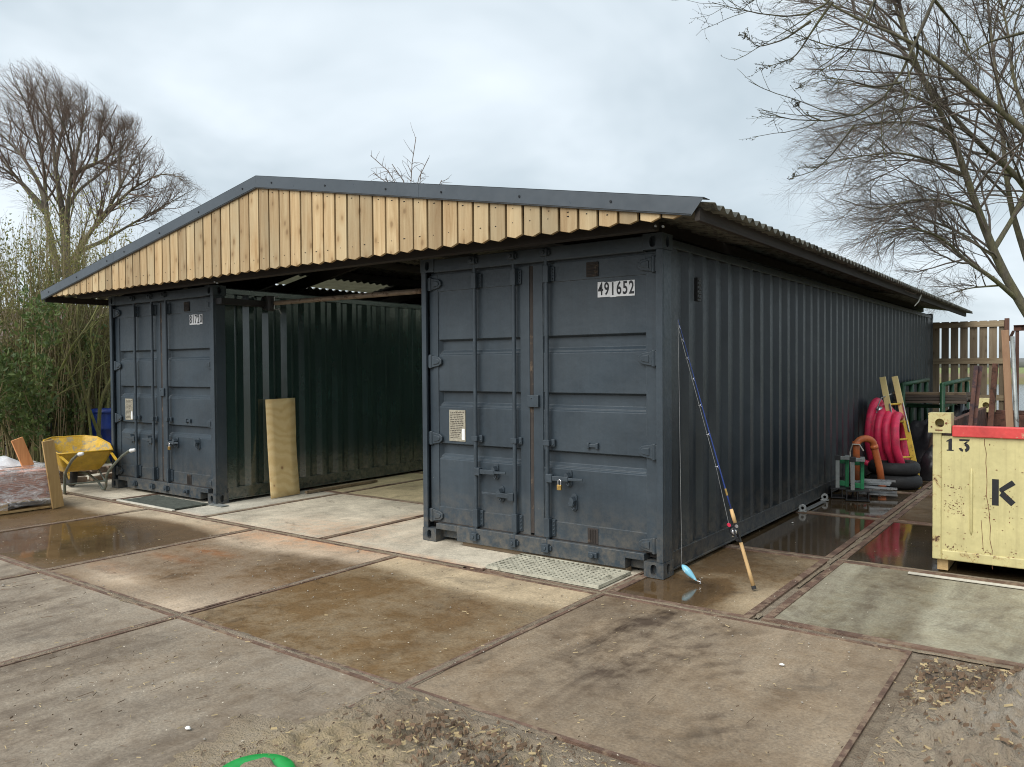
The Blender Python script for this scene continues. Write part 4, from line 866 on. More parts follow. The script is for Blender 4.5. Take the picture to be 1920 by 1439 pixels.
# fishing rod leaning on the corner, lure on its line
def rod():
    a, b = Vector((.652, .104, .012)), Vector((.085, .085, 1.945))
    t = thing('fishing_rod', 'blue casting rod with cork handle propped against the near container corner', 'fishing rod', a); D = b-a; L = D.length; d = D.normalized()
    P = lambda s_: d*(s_*L)+Vector((0, .0, 0))+Vector((-.010, .012, 0))*math.sin(math.pi*s_)
    m = MB(); m.tube([P(0), P(.012)], [.017, .015], 12); m.build('butt_cap', 'rubber', t)
    m = MB(); m.tube([P(s_) for s_ in (.012, .06, .12, .165)], [.0145, .0135, .013, .0125], 12); m.build('rear_grip', 'cork', t, smooth=True)
    m = MB(); m.tube([P(.165), P(.2), P(.235)], [.010, .012, .010], 10); m.build('reel_seat', 'reel_black', t)
    m = MB(); m.tube([P(.235), P(.26), P(.285)], [.013, .0145, .012], 12); m.build('fore_grip', 'cork', t, smooth=True)
    m = MB(); m.tube([P(s_) for s_ in np.linspace(.285, 1, 16)], [.0062*(1-.78*q) for q in np.linspace(0, 1, 16)], 8); m.build('blank', 'rod_blue', t, smooth=True)
    MB().tube([P(.335), P(.36)], .0075, 8).build('decal_band', 'brass', t)
    side = Vector((-.85, -.52, 0)).normalized()
    for s_ in (.44, .56, .67, .77, .85, .92, .97):
        m = MB(); c = P(s_)+side*.022*(1.25-s_*.6); m.tube([c+d*.0+Vector((.52, -.85, 0))*(.009*(1.4-s_)*math.cos(q))+side*(.009*(1.4-s_)*math.sin(q)) for q in np.linspace(0, 2*math.pi, 13)[:-1]], .0018, 6, closed=True)
        m.tube([P(s_-.008), c-side*.008], .0016, 5); m.tube([P(s_+.006), c-side*.008], .0016, 5); m.build('line_guide', 'reel_silver', t)
    r0 = P(.205)+side*.028; m = MB(); ax = Vector((.52, -.85, 0)).normalized()
    m.tube([r0-ax*.030, r0-ax*.026, r0+ax*.026, r0+ax*.030], [.022, .030, .030, .022], 16); m.box(-.001, .001, -.001, .001, -.001, .001); rl = m.build('reel_body', 'reel_black', t)
    m = MB(); m.tube([r0+ax*.030, r0+ax*.036], [.019, .013], 14); m.tube([r0-d*.03+side*.01, r0-d*.03+side*.02], [.012, .012], 10); m.tube([P(.225)+ax*.02, P(.225)+ax*.035], [.014, .010], 10); m.build('reel_cap', 'reel_silver', rl)
    m = MB(); m.tube([r0+d*.045+side*.02-ax*.01, r0+d*.045+side*.02+ax*.012], [.014, .012], 12); m.build('reel_knob', 'reel_red', rl)
    m = MB(); h0 = r0+ax*.04; m.beam(h0-d*.05, h0+d*.04, .012, .006, up=tuple(ax)); m.tube([h0-d*.048, h0-d*.048+ax*.03], [.011, .012], 10); m.build('reel_crank', 'reel_black', rl)
    m = MB(); pts = [r0+d*.035+side*.02]+[P(s_)+side*.022*(1.25-s_*.6) for s_ in (.44, .56, .67, .77, .85, .92, .97)]+[P(1.0)]; m.tube(pts, .0012, 5); m.build('line', 'line_nylon', t)
    tip = P(1.0); lp = Vector((.135, .03, .126)); m = MB(); m.tube([tip, tip*.5+(lp-a)*.5, lp-a], .0012, 5); m.build('line', 'line_nylon', t)
    lu = thing('fishing_lure', 'pale blue fish shaped lure hanging just above the puddle', 'lure', lp); q = Vector((.118, -.005, -.100)); dd = q.normalized()
    m = MB(); m.tube([dd*(q.length*s_) for s_ in (0, .08, .2, .38, .6, .82, .95, 1.0)], [.003, .014, .023, .026, .022, .013, .007, .003], 14); m.build('lure_body', 'lure_blue', lu, smooth=True)
    m = MB(); e_ = dd*.045+Vector((.012, -.014, -.010)); m.tube([e_, e_+Vector((.003, -.006, 0))], [.007, .005], 10); m.build('eye', 'reel_red', lu)
    m = MB()
    m.tube([q, q+Vector((.03, 0, .0)), q+Vector((.034, 0, .014)), q+Vector((.022, 0, .020))], .0015, 5); m.tube([q+Vector((.02, 0, 0)), q+Vector((.034, .0, -.014)), q+Vector((.022, 0, -.018))], .0015, 5)
    e2 = dd*.055; m.tube([e2, e2+Vector((0, 0, -.05)), e2+Vector((.010, 0, -.056)), e2+Vector((.012, 0, -.044))], .0015, 5); m.build('treble_hook', 'reel_silver', lu)
rod()

# ------------------------------------------------------------------ yellow skip with red rail
def skip():
    x0, y0, z0, z1 = 1.590, 1.42, .10, 1.125; W, D = 2.35, 3.30
    t = thing('steel_skip', 'chipped pale yellow steel skip marked 13 and K with red top rail', 'skip', (x0, y0, 0))
    m = MB(); m.box(0, W, 0, .05, z0, z1-.075)
    m.build('front_panel', 'skip_yellow', t, .006)
    m = MB(); m.box(-.005, .055, -.012, .02, z0, 1.075); m.build('corner_post', 'skip_edge', t, .006)
    m = MB(); m.box(.06, W, -.010, .01, z0, z0+.075); m.build('bottom_rail', 'skip_edge', t, .008)
    for x in (.255, .95, 1.6): m = MB(); m.tube([(x, .004, .30), (x, -.004, .34), (x, -.004, .78), (x, .004, .82)], [.002, .010, .010, .002], 10); m.build('pressed_rib', 'skip_yellow', t, smooth=True)
    m = MB(); m.box(.128, W, -.022, .055, 1.048, z1+.006); m.build('top_rail', 'skip_red', t, .006)
    MB().box(0, .05, .05, D, z0, z1).build('side_panel', 'skip_rust', t, .004); MB().box(W-.05, W, .05, D, z0, z1).build('side_panel', 'skip_rust', t, .004)
    m = MB(); m.box(0, W, D, D+.05, z0, 1.045); m.build('rear_panel', 'skip_rust', t, .004)
    m = MB(); m.box(0, W, D+.0, D+.06, 1.047, 1.09); m.build('rear_rail', 'skip_rust', t, .004)
    m = MB(); m.box(.05, W-.05, .05, D, z0, z0+.05); m.build('floor_plate', 'skip_rust', t)
    for yy in (-.030, D-.16):
        m = MB(); cx, hz = .045, .075; zc = 1.148; m.holed((cx, yy, zc), (1, 0, 0), (0, 0, 1), .078, hz, .032, .034, (0, .10, 0), 24)
        m.add([(cx-.078, yy, zc-hz), (cx+.078, yy, zc-hz), (cx+.078, yy+.15, zc-hz), (cx-.078, yy+.15, zc-hz), (cx-.078, yy, zc+hz), (cx+.078, yy, zc+hz), (cx+.078, yy+.15, zc+hz), (cx-.078, yy+.15, zc+hz)], [(0, 3, 2, 1), (4, 5, 6, 7), (1, 2, 6, 5), (2, 3, 7, 6), (3, 0, 4, 7)])
        f = m.build('lifting_corner', 'skip_edge', t)
        if yy < 0:
            m = MB(); m.box(cx-.03, cx+.02, yy-.003, yy+.002, zc-.058, zc-.05); m.cyl((cx+.045, yy-.004, zc+.0), (cx+.045, yy+.002, zc), .008, 8); m.cyl((cx-.055, yy-.004, zc-.03), (cx-.055, yy+.002, zc-.03), .006, 8); m.build('scrape', 'rust_line', f)
    for x in (.02, .9, 1.8): MB().box(x, x+.075, .06, .55, .004, z0).build('timber_block', 'pallet_wood_y', t, .003)
    # painted numerals and letter, flat
    Y = -.0015
    def glyph(polys, nm, ox, oz, h):
        m = MB()
        for p in polys: m.prism([(a*h, b*h) for a, b in p], (ox, Y, oz), (1, 0, 0), (0, 0, 1), (0, .001, 0))
        m.build(nm, 'ink', t)
    glyph([[(.14, .0), (.40, .0), (.40, 1.0), (.28, 1.0), (.0, .80), (.0, .70), (.14, .78)], [(.02, 0), (.135, 0), (.135, .09), (.02, .09)], [(.405, 0), (.52, 0), (.52, .09), (.405, .09)]], 'numeral_one', .088, .937, .094)
    arc = lambda c, r0, r1, a0, a1: [(c[0]+r0*math.cos(a), c[1]+r0*math.sin(a)) for a in np.linspace(a0, a1, 12)]+[(c[0]+r1*math.cos(a), c[1]+r1*math.sin(a)) for a in np.linspace(a1, a0, 12)]
    glyph([[(.02, .84), (.72, .86), (.76, 1.0), (.02, 1.0)], [(.50, .82), (.70, .84), (.42, .60), (.30, .60)], arc((.38, .33), .13, .37, -1.35, 1.5), arc((.33, .33), .16, .35, -2.95, -1.75)], 'numeral_three', .172, .936, .094)
    glyph([[(0, 0), (.22, 0), (.22, 1.0), (0, 1.0)], [(.235, .40), (.62, .02), (.76, .18), (.36, .58)], [(.235, .58), (.30, .50), (.76, .84), (.64, 1.0), (.235, .66)]], 'letter_k', .388, .548, .195)
    # rust runs and seams
    rr = random.Random(9); m = MB(); pz = 1.04; px = .338
    while pz > .10:
        nz_ = pz-rr.uniform(.03, .07); nx_ = px+rr.uniform(-.004, .010); m.add([(px-.0018, Y-.0008, pz), (px+.0018, Y-.0008, pz), (nx_+.0018, Y-.0008, nz_), (nx_-.0018, Y-.0008, nz_)], [(0, 3, 2, 1)]); px, pz = nx_, nz_
    m.add([(.318, Y-.0008, .43), (.321, Y-.0008, .43), (.336, Y-.0008, .20), (.333, Y-.0008, .20)], [(0, 3, 2, 1)])
    for _ in range(260):
        cx, cz = (rr.choice((.05, .09, .12, .15, .19, .36, .52)), rr.choice((.18, .22, .47, .52, .54, .60, .66))) if rr.random() < .7 else (rr.uniform(.02, .9), rr.uniform(.15, 1.0))
        cx += rr.gauss(0, .018); cz += rr.gauss(0, .012); w, h = rr.uniform(.001, .012), rr.uniform(.0008, .0045); w, h = (h, w) if rr.random() < .3 else (w, h)
        if cx > .075: m.prism([(w*math.cos(a)*rr.uniform(.6, 1), h*math.sin(a)*rr.uniform(.6, 1)) for a in np.linspace(0, 2*math.pi, 7)[:-1]], (cx, Y-.0006, cz), (1, 0, 0), (0, 0, 1), (0, .0005, 0))
    tag(m.build('rust_marks', 'rust_line', t), kind='stuff')
    # scrap standing in the skip
    for nm, lab, a, b, w, h, mt in (('angle_bar', 'dark steel angle bar standing in the skip, leaning away', (1.63, 2.7, .25), (1.735, 2.75, 1.58), .035, .045, 'rust_bar'),
                                    ('rusty_bar', 'rust red steel bar standing in the skip', (1.80, 2.65, .25), (1.885, 2.7, 1.60), .045, .035, 'skip_rust'),
                                    ('wooden_pole', 'long brown wooden plank standing in the skip by the fence post', (2.055, 2.45, .2), (1.962, 2.6, 1.885), .055, .03, 'long_pole')):
        o = thing(nm, lab, 'bar', a); m = MB(); d = Vector(b)-Vector(a); m.beam((0, 0, 0), d, w, h, up=(0, 1, 0)); m.build('bar', mt, o, .003)
        if nm == 'angle_bar': MB().beam((.02, .02, 0), d+Vector((.02, .02, 0)), .008, .05, up=(1, 0, 0)).build('flange', mt, o)
    o = thing('steel_pole', 'grey steel tube standing in the skip beside the brown plank', 'pole', (2.10, 2.5, .2)); MB().tube([(0, 0, 0), (-.045, .05, .85), (-.085, .1, 1.63)], .017, 10).build('tube', 'stand_grey', o, smooth=True)
skip()
o = MB().box(1.45, 3.4, 1.20, 1.235, .003, .016).build('timber_batten', 'batten_pale', bevel=.003); o.rotation_euler = (0, 0, .0); tag(o, 'long pale lath lying on the floor in front of the yellow skip', 'batten')

# ------------------------------------------------------------------ clutter along the near container
def stand(name, label, loc, rz_):
    t = thing(name, label, 'stand', loc, rz_, 'green and grey steel stands')
    m = MB(); m.box(-.13, .13, -.12, .12, .105, .120); m.box(-.13, .13, -.12, .12, .0, .012); m.box(-.125, -.11, -.115, .115, .012, .105); m.box(.11, .125, -.115, .115, .012, .105); m.box(-.007, .007, -.115, .115, .012, .105); m.build('base', 'black_iron', t, .002)
    MB().box(-.075, -.030, -.09, -.045, .12, .46).build('front_post', 'stand_grey', t, .003); MB().box(.035, .075, .03, .085, .12, .46).build('rear_post', 'stand_green', t, .003)
    m = MB(); m.box(-.078, .080, -.095, -.040, .46, .50); m.box(.03, .08, -.04, .09, .46, .50); m.build('head_bar', 'stand_grey', t, .003); MB().box(-.085, -.02, -.10, -.035, .455, .51).build('cap', 'black_iron', t, .003)
    MB().box(-.03, .075, .04, .075, .13, .19).build('web', 'stand_green', t, .003); MB().box(-.03, .075, .04, .075, .40, .45).build('web', 'stand_green', t, .003)
stand('steel_stand', 'green and grey steel stand closest to the container wall', (.14, 4.62, .004), .25)
stand('steel_stand', 'green and grey steel stand in front of the orange pipe bend', (.335, 4.52, .004), .25)
def coil():
    t = thing('hose_coil', 'thick pink hose hung in big upright loops against the container', 'hose', (.07, 6.46, 0)); m = MB(); rr = random.Random(2)
    for k in range(5):
        x = .05+.088*k; ry, rzz, zc = .36+rr.uniform(-.03, .03), .50-.022*k+rr.uniform(-.02, .01), .58-.020*k; pts = []
        for a in np.linspace(0, 2*math.pi, 41)[:-1]: pts.append((x+.03*math.sin(a+k)+.12*max(0, -math.sin(a))*.6, -.05*k+ry*math.cos(a)+.05*math.sin(2*a), max(.05, zc+rzz*math.sin(a))))
        q = MB(); q.tube(pts, .054, 12, closed=True); q.build('hose_loop', 'hose_pink', t, smooth=True)
    MB().tube([(.05, -.60, .30), (.16, -.50, .24), (.26, -.35, .15), (.32, -.2, .08)], .036, 12).build('hose_end', 'hose_pink', t, smooth=True)
    MB().tube([(.44, -.35, .20), (.36, -.2, .10), (.30, 0, .06)], .02, 10).build('hose_tail', 'hose_pink', t, smooth=True)
coil()
def orange():
    t = thing('orange_pipe_bend', 'orange plastic drain pipe bent over like a hook beside the green stands', 'pipe', (.20, 5.22, 0)); a = np.linspace(0, math.pi, 11)
    pts = [(-.03, -.03, .14), (-.03, -.03, .58)]+[(.055-.085*math.cos(q), -.03+.16*(1-math.cos(q))/2, .58+.085*math.sin(q)) for q in a[1:]]+[(.20, .16, .30), (.23, .18, .05)]
    MB().tube(pts, .043, 16).build('pipe', 'pvc_orange', t, smooth=True)
    for i, (p, q) in enumerate(((pts[1], (-.03, -.03, .62)), (pts[-3], pts[-2]), (pts[-1], (.228, .178, .13)))): MB().tube([p, tuple(Vector(p)+(Vector(q)-Vector(p)).normalized()*.05)], .049, 16).build('socket', 'pvc_orange', t, smooth=True)
    m = MB(); m.tube([(-.09, -.04, .10), (-.10, -.05, .50), (-.06, -.10, .60), (.02, -.09, .60), (.06, -.06, .52)], .008, 8); m.build('rope', 'rope', t)
orange()
for k, z in enumerate((0.0, .165)):
    m = MB(); m.lathe([(.17, 0.01), (.20, -.005+.01), (.27, .0), (.305, .03), (.315, .075), (.305, .13), (.27, .165), (.20, .155), (.17, .15), (.165, .08), (.17, .01)], 40, (0, 0, 0)); o = m.build('tyre', 'rubber', smooth=True)
    o.location = (.50-.03*k, 5.86+.04*k, .004+z); tag(o, ('lower of the two black tyres stacked flat under the pink hose', 'upper of the two black tyres stacked flat under the pink hose')[k], 'tyre', 'tyres stacked by the container')
rr = random.Random(12)
for k in range(9):
    zz = .012+.021*(k//1)*.95; a = .35+rr.uniform(-.35, .35); L = rr.uniform(.30, .48); cx, cy = .47+rr.uniform(-.05, .07), 4.88+rr.uniform(-.06, .06)
    d = Vector((math.cos(a), math.sin(a), rr.uniform(-.03, .03)))*L/2; m = MB(); n_ = Vector((-math.sin(a), math.cos(a), 0)); c_ = Vector((0, 0, 0))
    m.beam(c_-d, c_+d, .05, .003); m.beam(c_-d+n_*.024+Vector((0, 0, .010)), c_+d+n_*.024+Vector((0, 0, .010)), .003, .020); m.beam(c_-d-n_*.024+Vector((0, 0, .010)), c_+d-n_*.024+Vector((0, 0, .010)), .003, .020)
    o = m.build('metal_channel', 'aluminium'); o.location = (cx, cy, zz+.02); tag(o, 'short aluminium channel offcut in the loose pile before the tyres', 'channel', 'aluminium channel offcuts in a pile')
def ladder():
    t = thing('ladder', 'worn yellow ladder leaning on the container beside the pink hose', 'ladder', (0, 0, 0)); b0, b1, t0, t1 = Vector((.535, 6.15, .0)), Vector((.70, 6.30, .0)), Vector((.27, 6.2, 1.43)), Vector((.365, 6.5, 1.435))
    for b, tp in ((b0, t0), (b1, t1)):
        MB().beam(b*.45+tp*.55, tp, .075, .03, up=(0, 1, 0)).build('upper_stile', 'ladder_pale', t, .003); MB().beam(b, b*.42+tp*.58+Vector((.012, -.012, 0)), .068, .028, up=(0, 1, 0)).build('lower_stile', 'ladder_yellow', t, .003)
        MB().beam(b*.52+tp*.48+Vector((.03, -.03, 0)), b*.25+tp*.75+Vector((.03, -.03, 0)), .012, .02).build('slide_bracket', 'aluminium', t)
    for s_ in np.arange(.08, .80, .165): MB().tube([b0*(1-s_)+t0*s_, b1*(1-s_)+t1*s_], .014, 10).build('rung', 'ladder_yellow', t, smooth=True)
ladder()
def bracket():
    t = thing('lamp_bracket', 'silver reflector lamp on a wire bracket hung beside the ladder', 'lamp', (.24, 6.15, .98)); m = MB(); m.lathe([(.0, -.035), (.03, -.03), (.05, .0), (.055, .02)], 18, (0, 0, 0), 1); m.build('reflector', 'aluminium', t, smooth=True)
    MB().tube([(-.02, -.05, .02), (.03, -.02, .17), (.13, .1, .22)], .008, 8).build('wire_arm', 'galvanised', t); MB().tube([(-.03, -.05, -.02), (.05, -.02, -.10), (.16, .05, -.16)], .008, 8).build('wire_arm', 'galvanised', t)
bracket()
def rack():
    t = thing('steel_rack', 'dark green tubular steel rack carrying old timbers by the container', 'rack', (0, 0, 0))
    for x, ya, yb, zt in ((.745, 8.0, 11.0, 1.29), (.20, 8.0, 10.3, 1.285)):
        MB().tube([(x, ya-.02, zt), (x, yb, zt+.04)], .036, 10).build('top_tube', 'rack_green', t, smooth=True)
        for yy in np.linspace(ya, yb-.2, 4): MB().tube([(x, yy, .02), (x, yy, zt)], .036, 10).build('post', 'rack_green', t, smooth=True)
        MB().tube([(x, ya, .96), (x, yb-.2, .96)], .03, 8).build('lower_tube', 'rack_green', t)
    for yy in (8.2, 9.9): MB().tube([(.20, yy, .955), (.745, yy, .955)], .03, 8).build('cross_tube', 'rack_green', t)
    rr = random.Random(4)
    for k in range(13):
        lay, j = divmod(k, 4); z = 1.0+.042*lay; L = rr.uniform(1.1, 1.9); yy = 8.15+.5*j+rr.uniform(-.06, .06); x0 = .03+rr.uniform(0, .05); w = rr.uniform(.09, .2)
        o = thing('old_timber', 'weathered timber lying in the pile on the green rack', 'timber', (x0, yy, z+.005), rr.uniform(.0, .12), 'old timbers on the green rack'); MB().box(0, min(L, 1.0), -w/2, w/2, 0, .038).build('plank', 'old_timber' if rr.random() < .7 else 'old_timber_pale', o, .004)
rack()
def lump(name, label, mat, c, r, seed, cat):
    n, mm = 28, 14; V = []; F = []
    for j in range(mm+1):
        ph = math.pi/2*j/mm*1.0
        for i in range(n):
            a = 2*math.pi*i/n; q = 1+.55*(float(vnoise(np.array([math.cos(a)*1.3+seed]), np.array([math.sin(a)*1.3+ph*1.4]), 1.4, seed, 4)[0])-.5)*2*.8
            V.append((r[0]*q*math.cos(a)*math.cos(ph), r[1]*q*math.sin(a)*math.cos(ph), r[2]*q*math.sin(ph)+.002))
    for j in range(mm):
        for i in range(n): F.append((j*n+i, j*n+(i+1) % n, (j+1)*n+(i+1) % n, (j+1)*n+i))
    o = make(name, V, F, mat, smooth=True); o.location = c; return tag(o, label, cat)
lump('tarp_heap', 'heap under crumpled black tarpaulin beneath the green rack', 'tarp_black', (.62, 8.3, 0), (.48, .8, .72), 5, 'tarpaulin')
lump('black_sack', 'shiny black sack on the floor between ladder and skip', 'tarp_black', (.86, 7.0, 0), (.24, .34, .46), 6, 'sack')
lump('brown_tarp', 'brown folded sheet draped over the black sacks behind the skip corner', 'tarp_brown', (.88, 7.5, .35), (.22, .3, .45), 9, 'sheet')
lump('black_bucket_heap', 'dark clutter under black plastic close to the fence', 'tarp_black', (.85, 9.6, 0), (.5, .8, .85), 12, 'tarpaulin')

# slatted fence panel beyond the container
def fence():
    t = thing('slatted_fence', 'tall weathered fence panel of spaced vertical boards behind the container', 'fence', (0, 12.45, 0))
    for k in range(8): MB().box(-.055+.164*k, -.055+.164*k+.130, 0, .022, .02, 2.44).build('slat', 'fence_slat', t, .003)
    for z in (2.37, 1.655, .945): MB().box(-.10, 1.18, -.034, -.002, z-.055, z+.055).build('fence_rail', 'fence_rail', t, .003)
    MB().box(1.185, 1.262, -.05, .04, .0, 2.47).build('fence_post', 'fence_post', t, .004)
    MB().box(-.14, -.07, -.02, .05, .0, 2.45).build('fence_post', 'fence_post', t, .004)
fence()
t = thing('steel_gantry', 'rusty steel beam running off beside the fence on a thin post', 'beam', (1.30, 12.9, 0)); m = MB(); m.box(0, 3.4, -.05, .05, 2.34, 2.352); m.box(0, 3.4, -.05, .05, 2.24, 2.252); m.box(0, 3.4, -.006, .006, 2.252, 2.34); m.build('beam', 'skip_rust', t)
MB().beam((.0, 0, 2.24), (-.08, 0, 2.05), .05, .05).build('brace', 'skip_rust', t); MB().box(3.2, 3.3, -.05, .05, 0, 2.24).build('post', 'skip_rust', t); MB().box(.03, .09, -.03, .03, 0, 2.24).build('post', 'fence_post', t)

# green lid half buried in sawdust
t = thing('green_lid', 'green plastic lid half buried in pale sawdust', 'lid', (.028, -3.592, .030)); m = MB(); m.lathe([(.0, .026), (.09, .028), (.095, .034), (.142, .038), (.152, .030), (.155, .0)], 40); m.build('lid_shell', 'lid_green', t, smooth=True)
V = []; F = []; n = 26
for j in range(9):
    for i in range(n): a = 2*math.pi*i/n; r = .108*j/8*(1+.16*math.sin(3*a+1)+.08*math.sin(7*a)); V.append((r*math.cos(a)+.012, r*math.sin(a)-.01, .036+.020*(1-(j/8)**2)+.006*random.random()-.012*(j == 8)))
for j in range(8):
    for i in range(n): F.append((j*n+i, j*n+(i+1) % n, (j+1)*n+(i+1) % n, (j+1)*n+i))
tag(make('sawdust', V, F, 'soil', t, smooth=True, attrs={'saw': [.7]*len(V), 'ash': [.3]*len(V), 'humus': [0]*len(V)}), kind='stuff')

# ------------------------------------------------------------------ bare trees
def nrm(a): return a/np.maximum(np.linalg.norm(a, axis=-1, keepdims=True), 1e-9)
def resample(pts, n):
    p = np.asarray(pts, float); d = np.concatenate([[0], np.cumsum(np.linalg.norm(np.diff(p, axis=0), axis=1))]); s_ = np.linspace(0, d[-1], n)
    # smooth a little: Catmull-like by sampling cubic through the points
    q = np.stack([np.interp(s_, d, p[:, k]) for k in range(3)], 1)
    for _ in range(2): q[1:-1] = .25*q[:-2]+.5*q[1:-1]+.25*q[2:]
    return q
def grow(P, R, per, ang, length, nseg, trop, jit, r0, rng, tmin=.25, taper=.25, curl=0.0, plane=None):
    """children on parents P (M,n,3); per = children each; length = (lo, hi) as share of the parent's length or metres if > 0 array"""
    M_, n, _ = P.shape; par = np.repeat(np.arange(M_), per); K = len(par); t = tmin+(1-tmin)*rng.random(K)**.85
    fi = t*(n-1); i0 = np.minimum(fi.astype(int), n-2); fr = (fi-i0)[:, None]; base = P[par, i0]*(1-fr)+P[par, i0+1]*fr; tan = nrm(P[par, i0+1]-P[par, i0]); rad = R[par, i0]*(1-fr[:, 0])+R[par, i0+1]*fr[:, 0]
    rv = nrm(rng.normal(size=(K, 3))); perp = nrm(rv-tan*(rv*tan).sum(1, keepdims=True)); a = rng.uniform(*ang, K)[:, None]; d = nrm(tan*np.cos(a)+perp*np.sin(a))
    plen = np.linalg.norm(np.diff(P, axis=1), axis=2).sum(1)[par]; L = plen*rng.uniform(*length, K)*(1.05-.55*t); st = (L/(nseg-1))[:, None]
    pts = [base]; trop = np.asarray(trop, float)
    for k in range(nseg-1):
        pts.append(pts[-1]+d*st); d = nrm(d+trop*(1+curl*k)+rng.normal(size=(K, 3))*jit)
    Q = np.stack(pts, 1); rr_ = np.minimum(rad*.72, r0*(.7+.6*rng.random(K))); RR = rr_[:, None]*np.linspace(1, taper, nseg)[None, :]
    return Q, RR
def tubes(sets, name, mat, parent, buds=None):
    """sets: list of (P (M,n,3), R (M,n), sides) merged into one mesh"""
    VV = []; FF = []; off = 0
    for P, R, k in sets:
        if len(P) == 0: continue
        M_, n, _ = P.shape; T = np.empty_like(P); T[:, 1:-1] = P[:, 2:]-P[:, :-2]; T[:, 0] = P[:, 1]-P[:, 0]; T[:, -1] = P[:, -1]-P[:, -2]; T = nrm(T)
        ref = np.where(np.abs(T[:, :1, 2:3]) > .9, np.array([1., 0, 0]), np.array([0, 0, 1.])); A = nrm(np.cross(T, np.broadcast_to(ref, T.shape))); Bv = np.cross(T, A)
        an = 2*np.pi*np.arange(k)/k; ring = P[:, :, None, :]+R[:, :, None, None]*(A[:, :, None, :]*np.cos(an)[None, None, :, None]+Bv[:, :, None, :]*np.sin(an)[None, None, :, None])
        VV.append(ring.reshape(-1, 3)); idx = off+np.arange(M_*n*k).reshape(M_, n, k); nx = np.roll(idx, -1, axis=2)
        FF.append(np.stack([idx[:, :-1], nx[:, :-1], nx[:, 1:], idx[:, 1:]], -1).reshape(-1, 4)); off += M_*n*k
    V = np.concatenate(VV); F = np.concatenate(FF)
    if buds is not None and len(buds[0]):
        C, D, s_ = buds; ax = nrm(D); ref = np.where(np.abs(ax[:, 2:3]) > .9, np.array([1., 0, 0]), np.array([0, 0, 1.])); A = nrm(np.cross(ax, ref)); Bv = np.cross(ax, A); h = s_[:, None]
        o = np.stack([C-ax*h*.7, C+A*h*.6, C+Bv*h*.6, C-A*h*.6, C-Bv*h*.6, C+ax*h*1.2], 1); V = np.concatenate([V, o.reshape(-1, 3)]); b = off+6*np.arange(len(C))[:, None]
        T4 = np.array([[0, 2, 1, 1], [0, 3, 2, 2], [0, 4, 3, 3], [0, 1, 4, 4], [5, 1, 2, 2], [5, 2, 3, 3], [5, 3, 4, 4], [5, 4, 1, 1]]); 
        tri = (b[:, :, None]*0+b[:, None, :]*1).reshape(len(C), 1, 1)+T4[None, :, :3]; FL = F.tolist()+tri.reshape(-1, 3).tolist()
        return make(name, V.tolist(), FL, mat, parent, smooth=True)
    return make(name, V, F, mat, parent, smooth=True)
def inside(P, o, env, margin=0.0, umin=-1e9):
    """which branches stay below the crown's outline env [(u, v), ...] as it stands in the photo"""
    q = P+o-CAM; z = q@CF; u = PW/2+FPX*(q@CR)/z; v = PH/2-FPX*(q@CU)/z; e_ = np.array(env); return ((v > np.interp(u, e_[:, 0], e_[:, 1])-margin) & (u > umin)).all(axis=1)
def limb(px, n, r0, r1, d0=0.0):
    p = resample([at(u, v, d) for u, v, d in px], n); return p, np.linspace(r0, r1, n)
LEFT = -CR
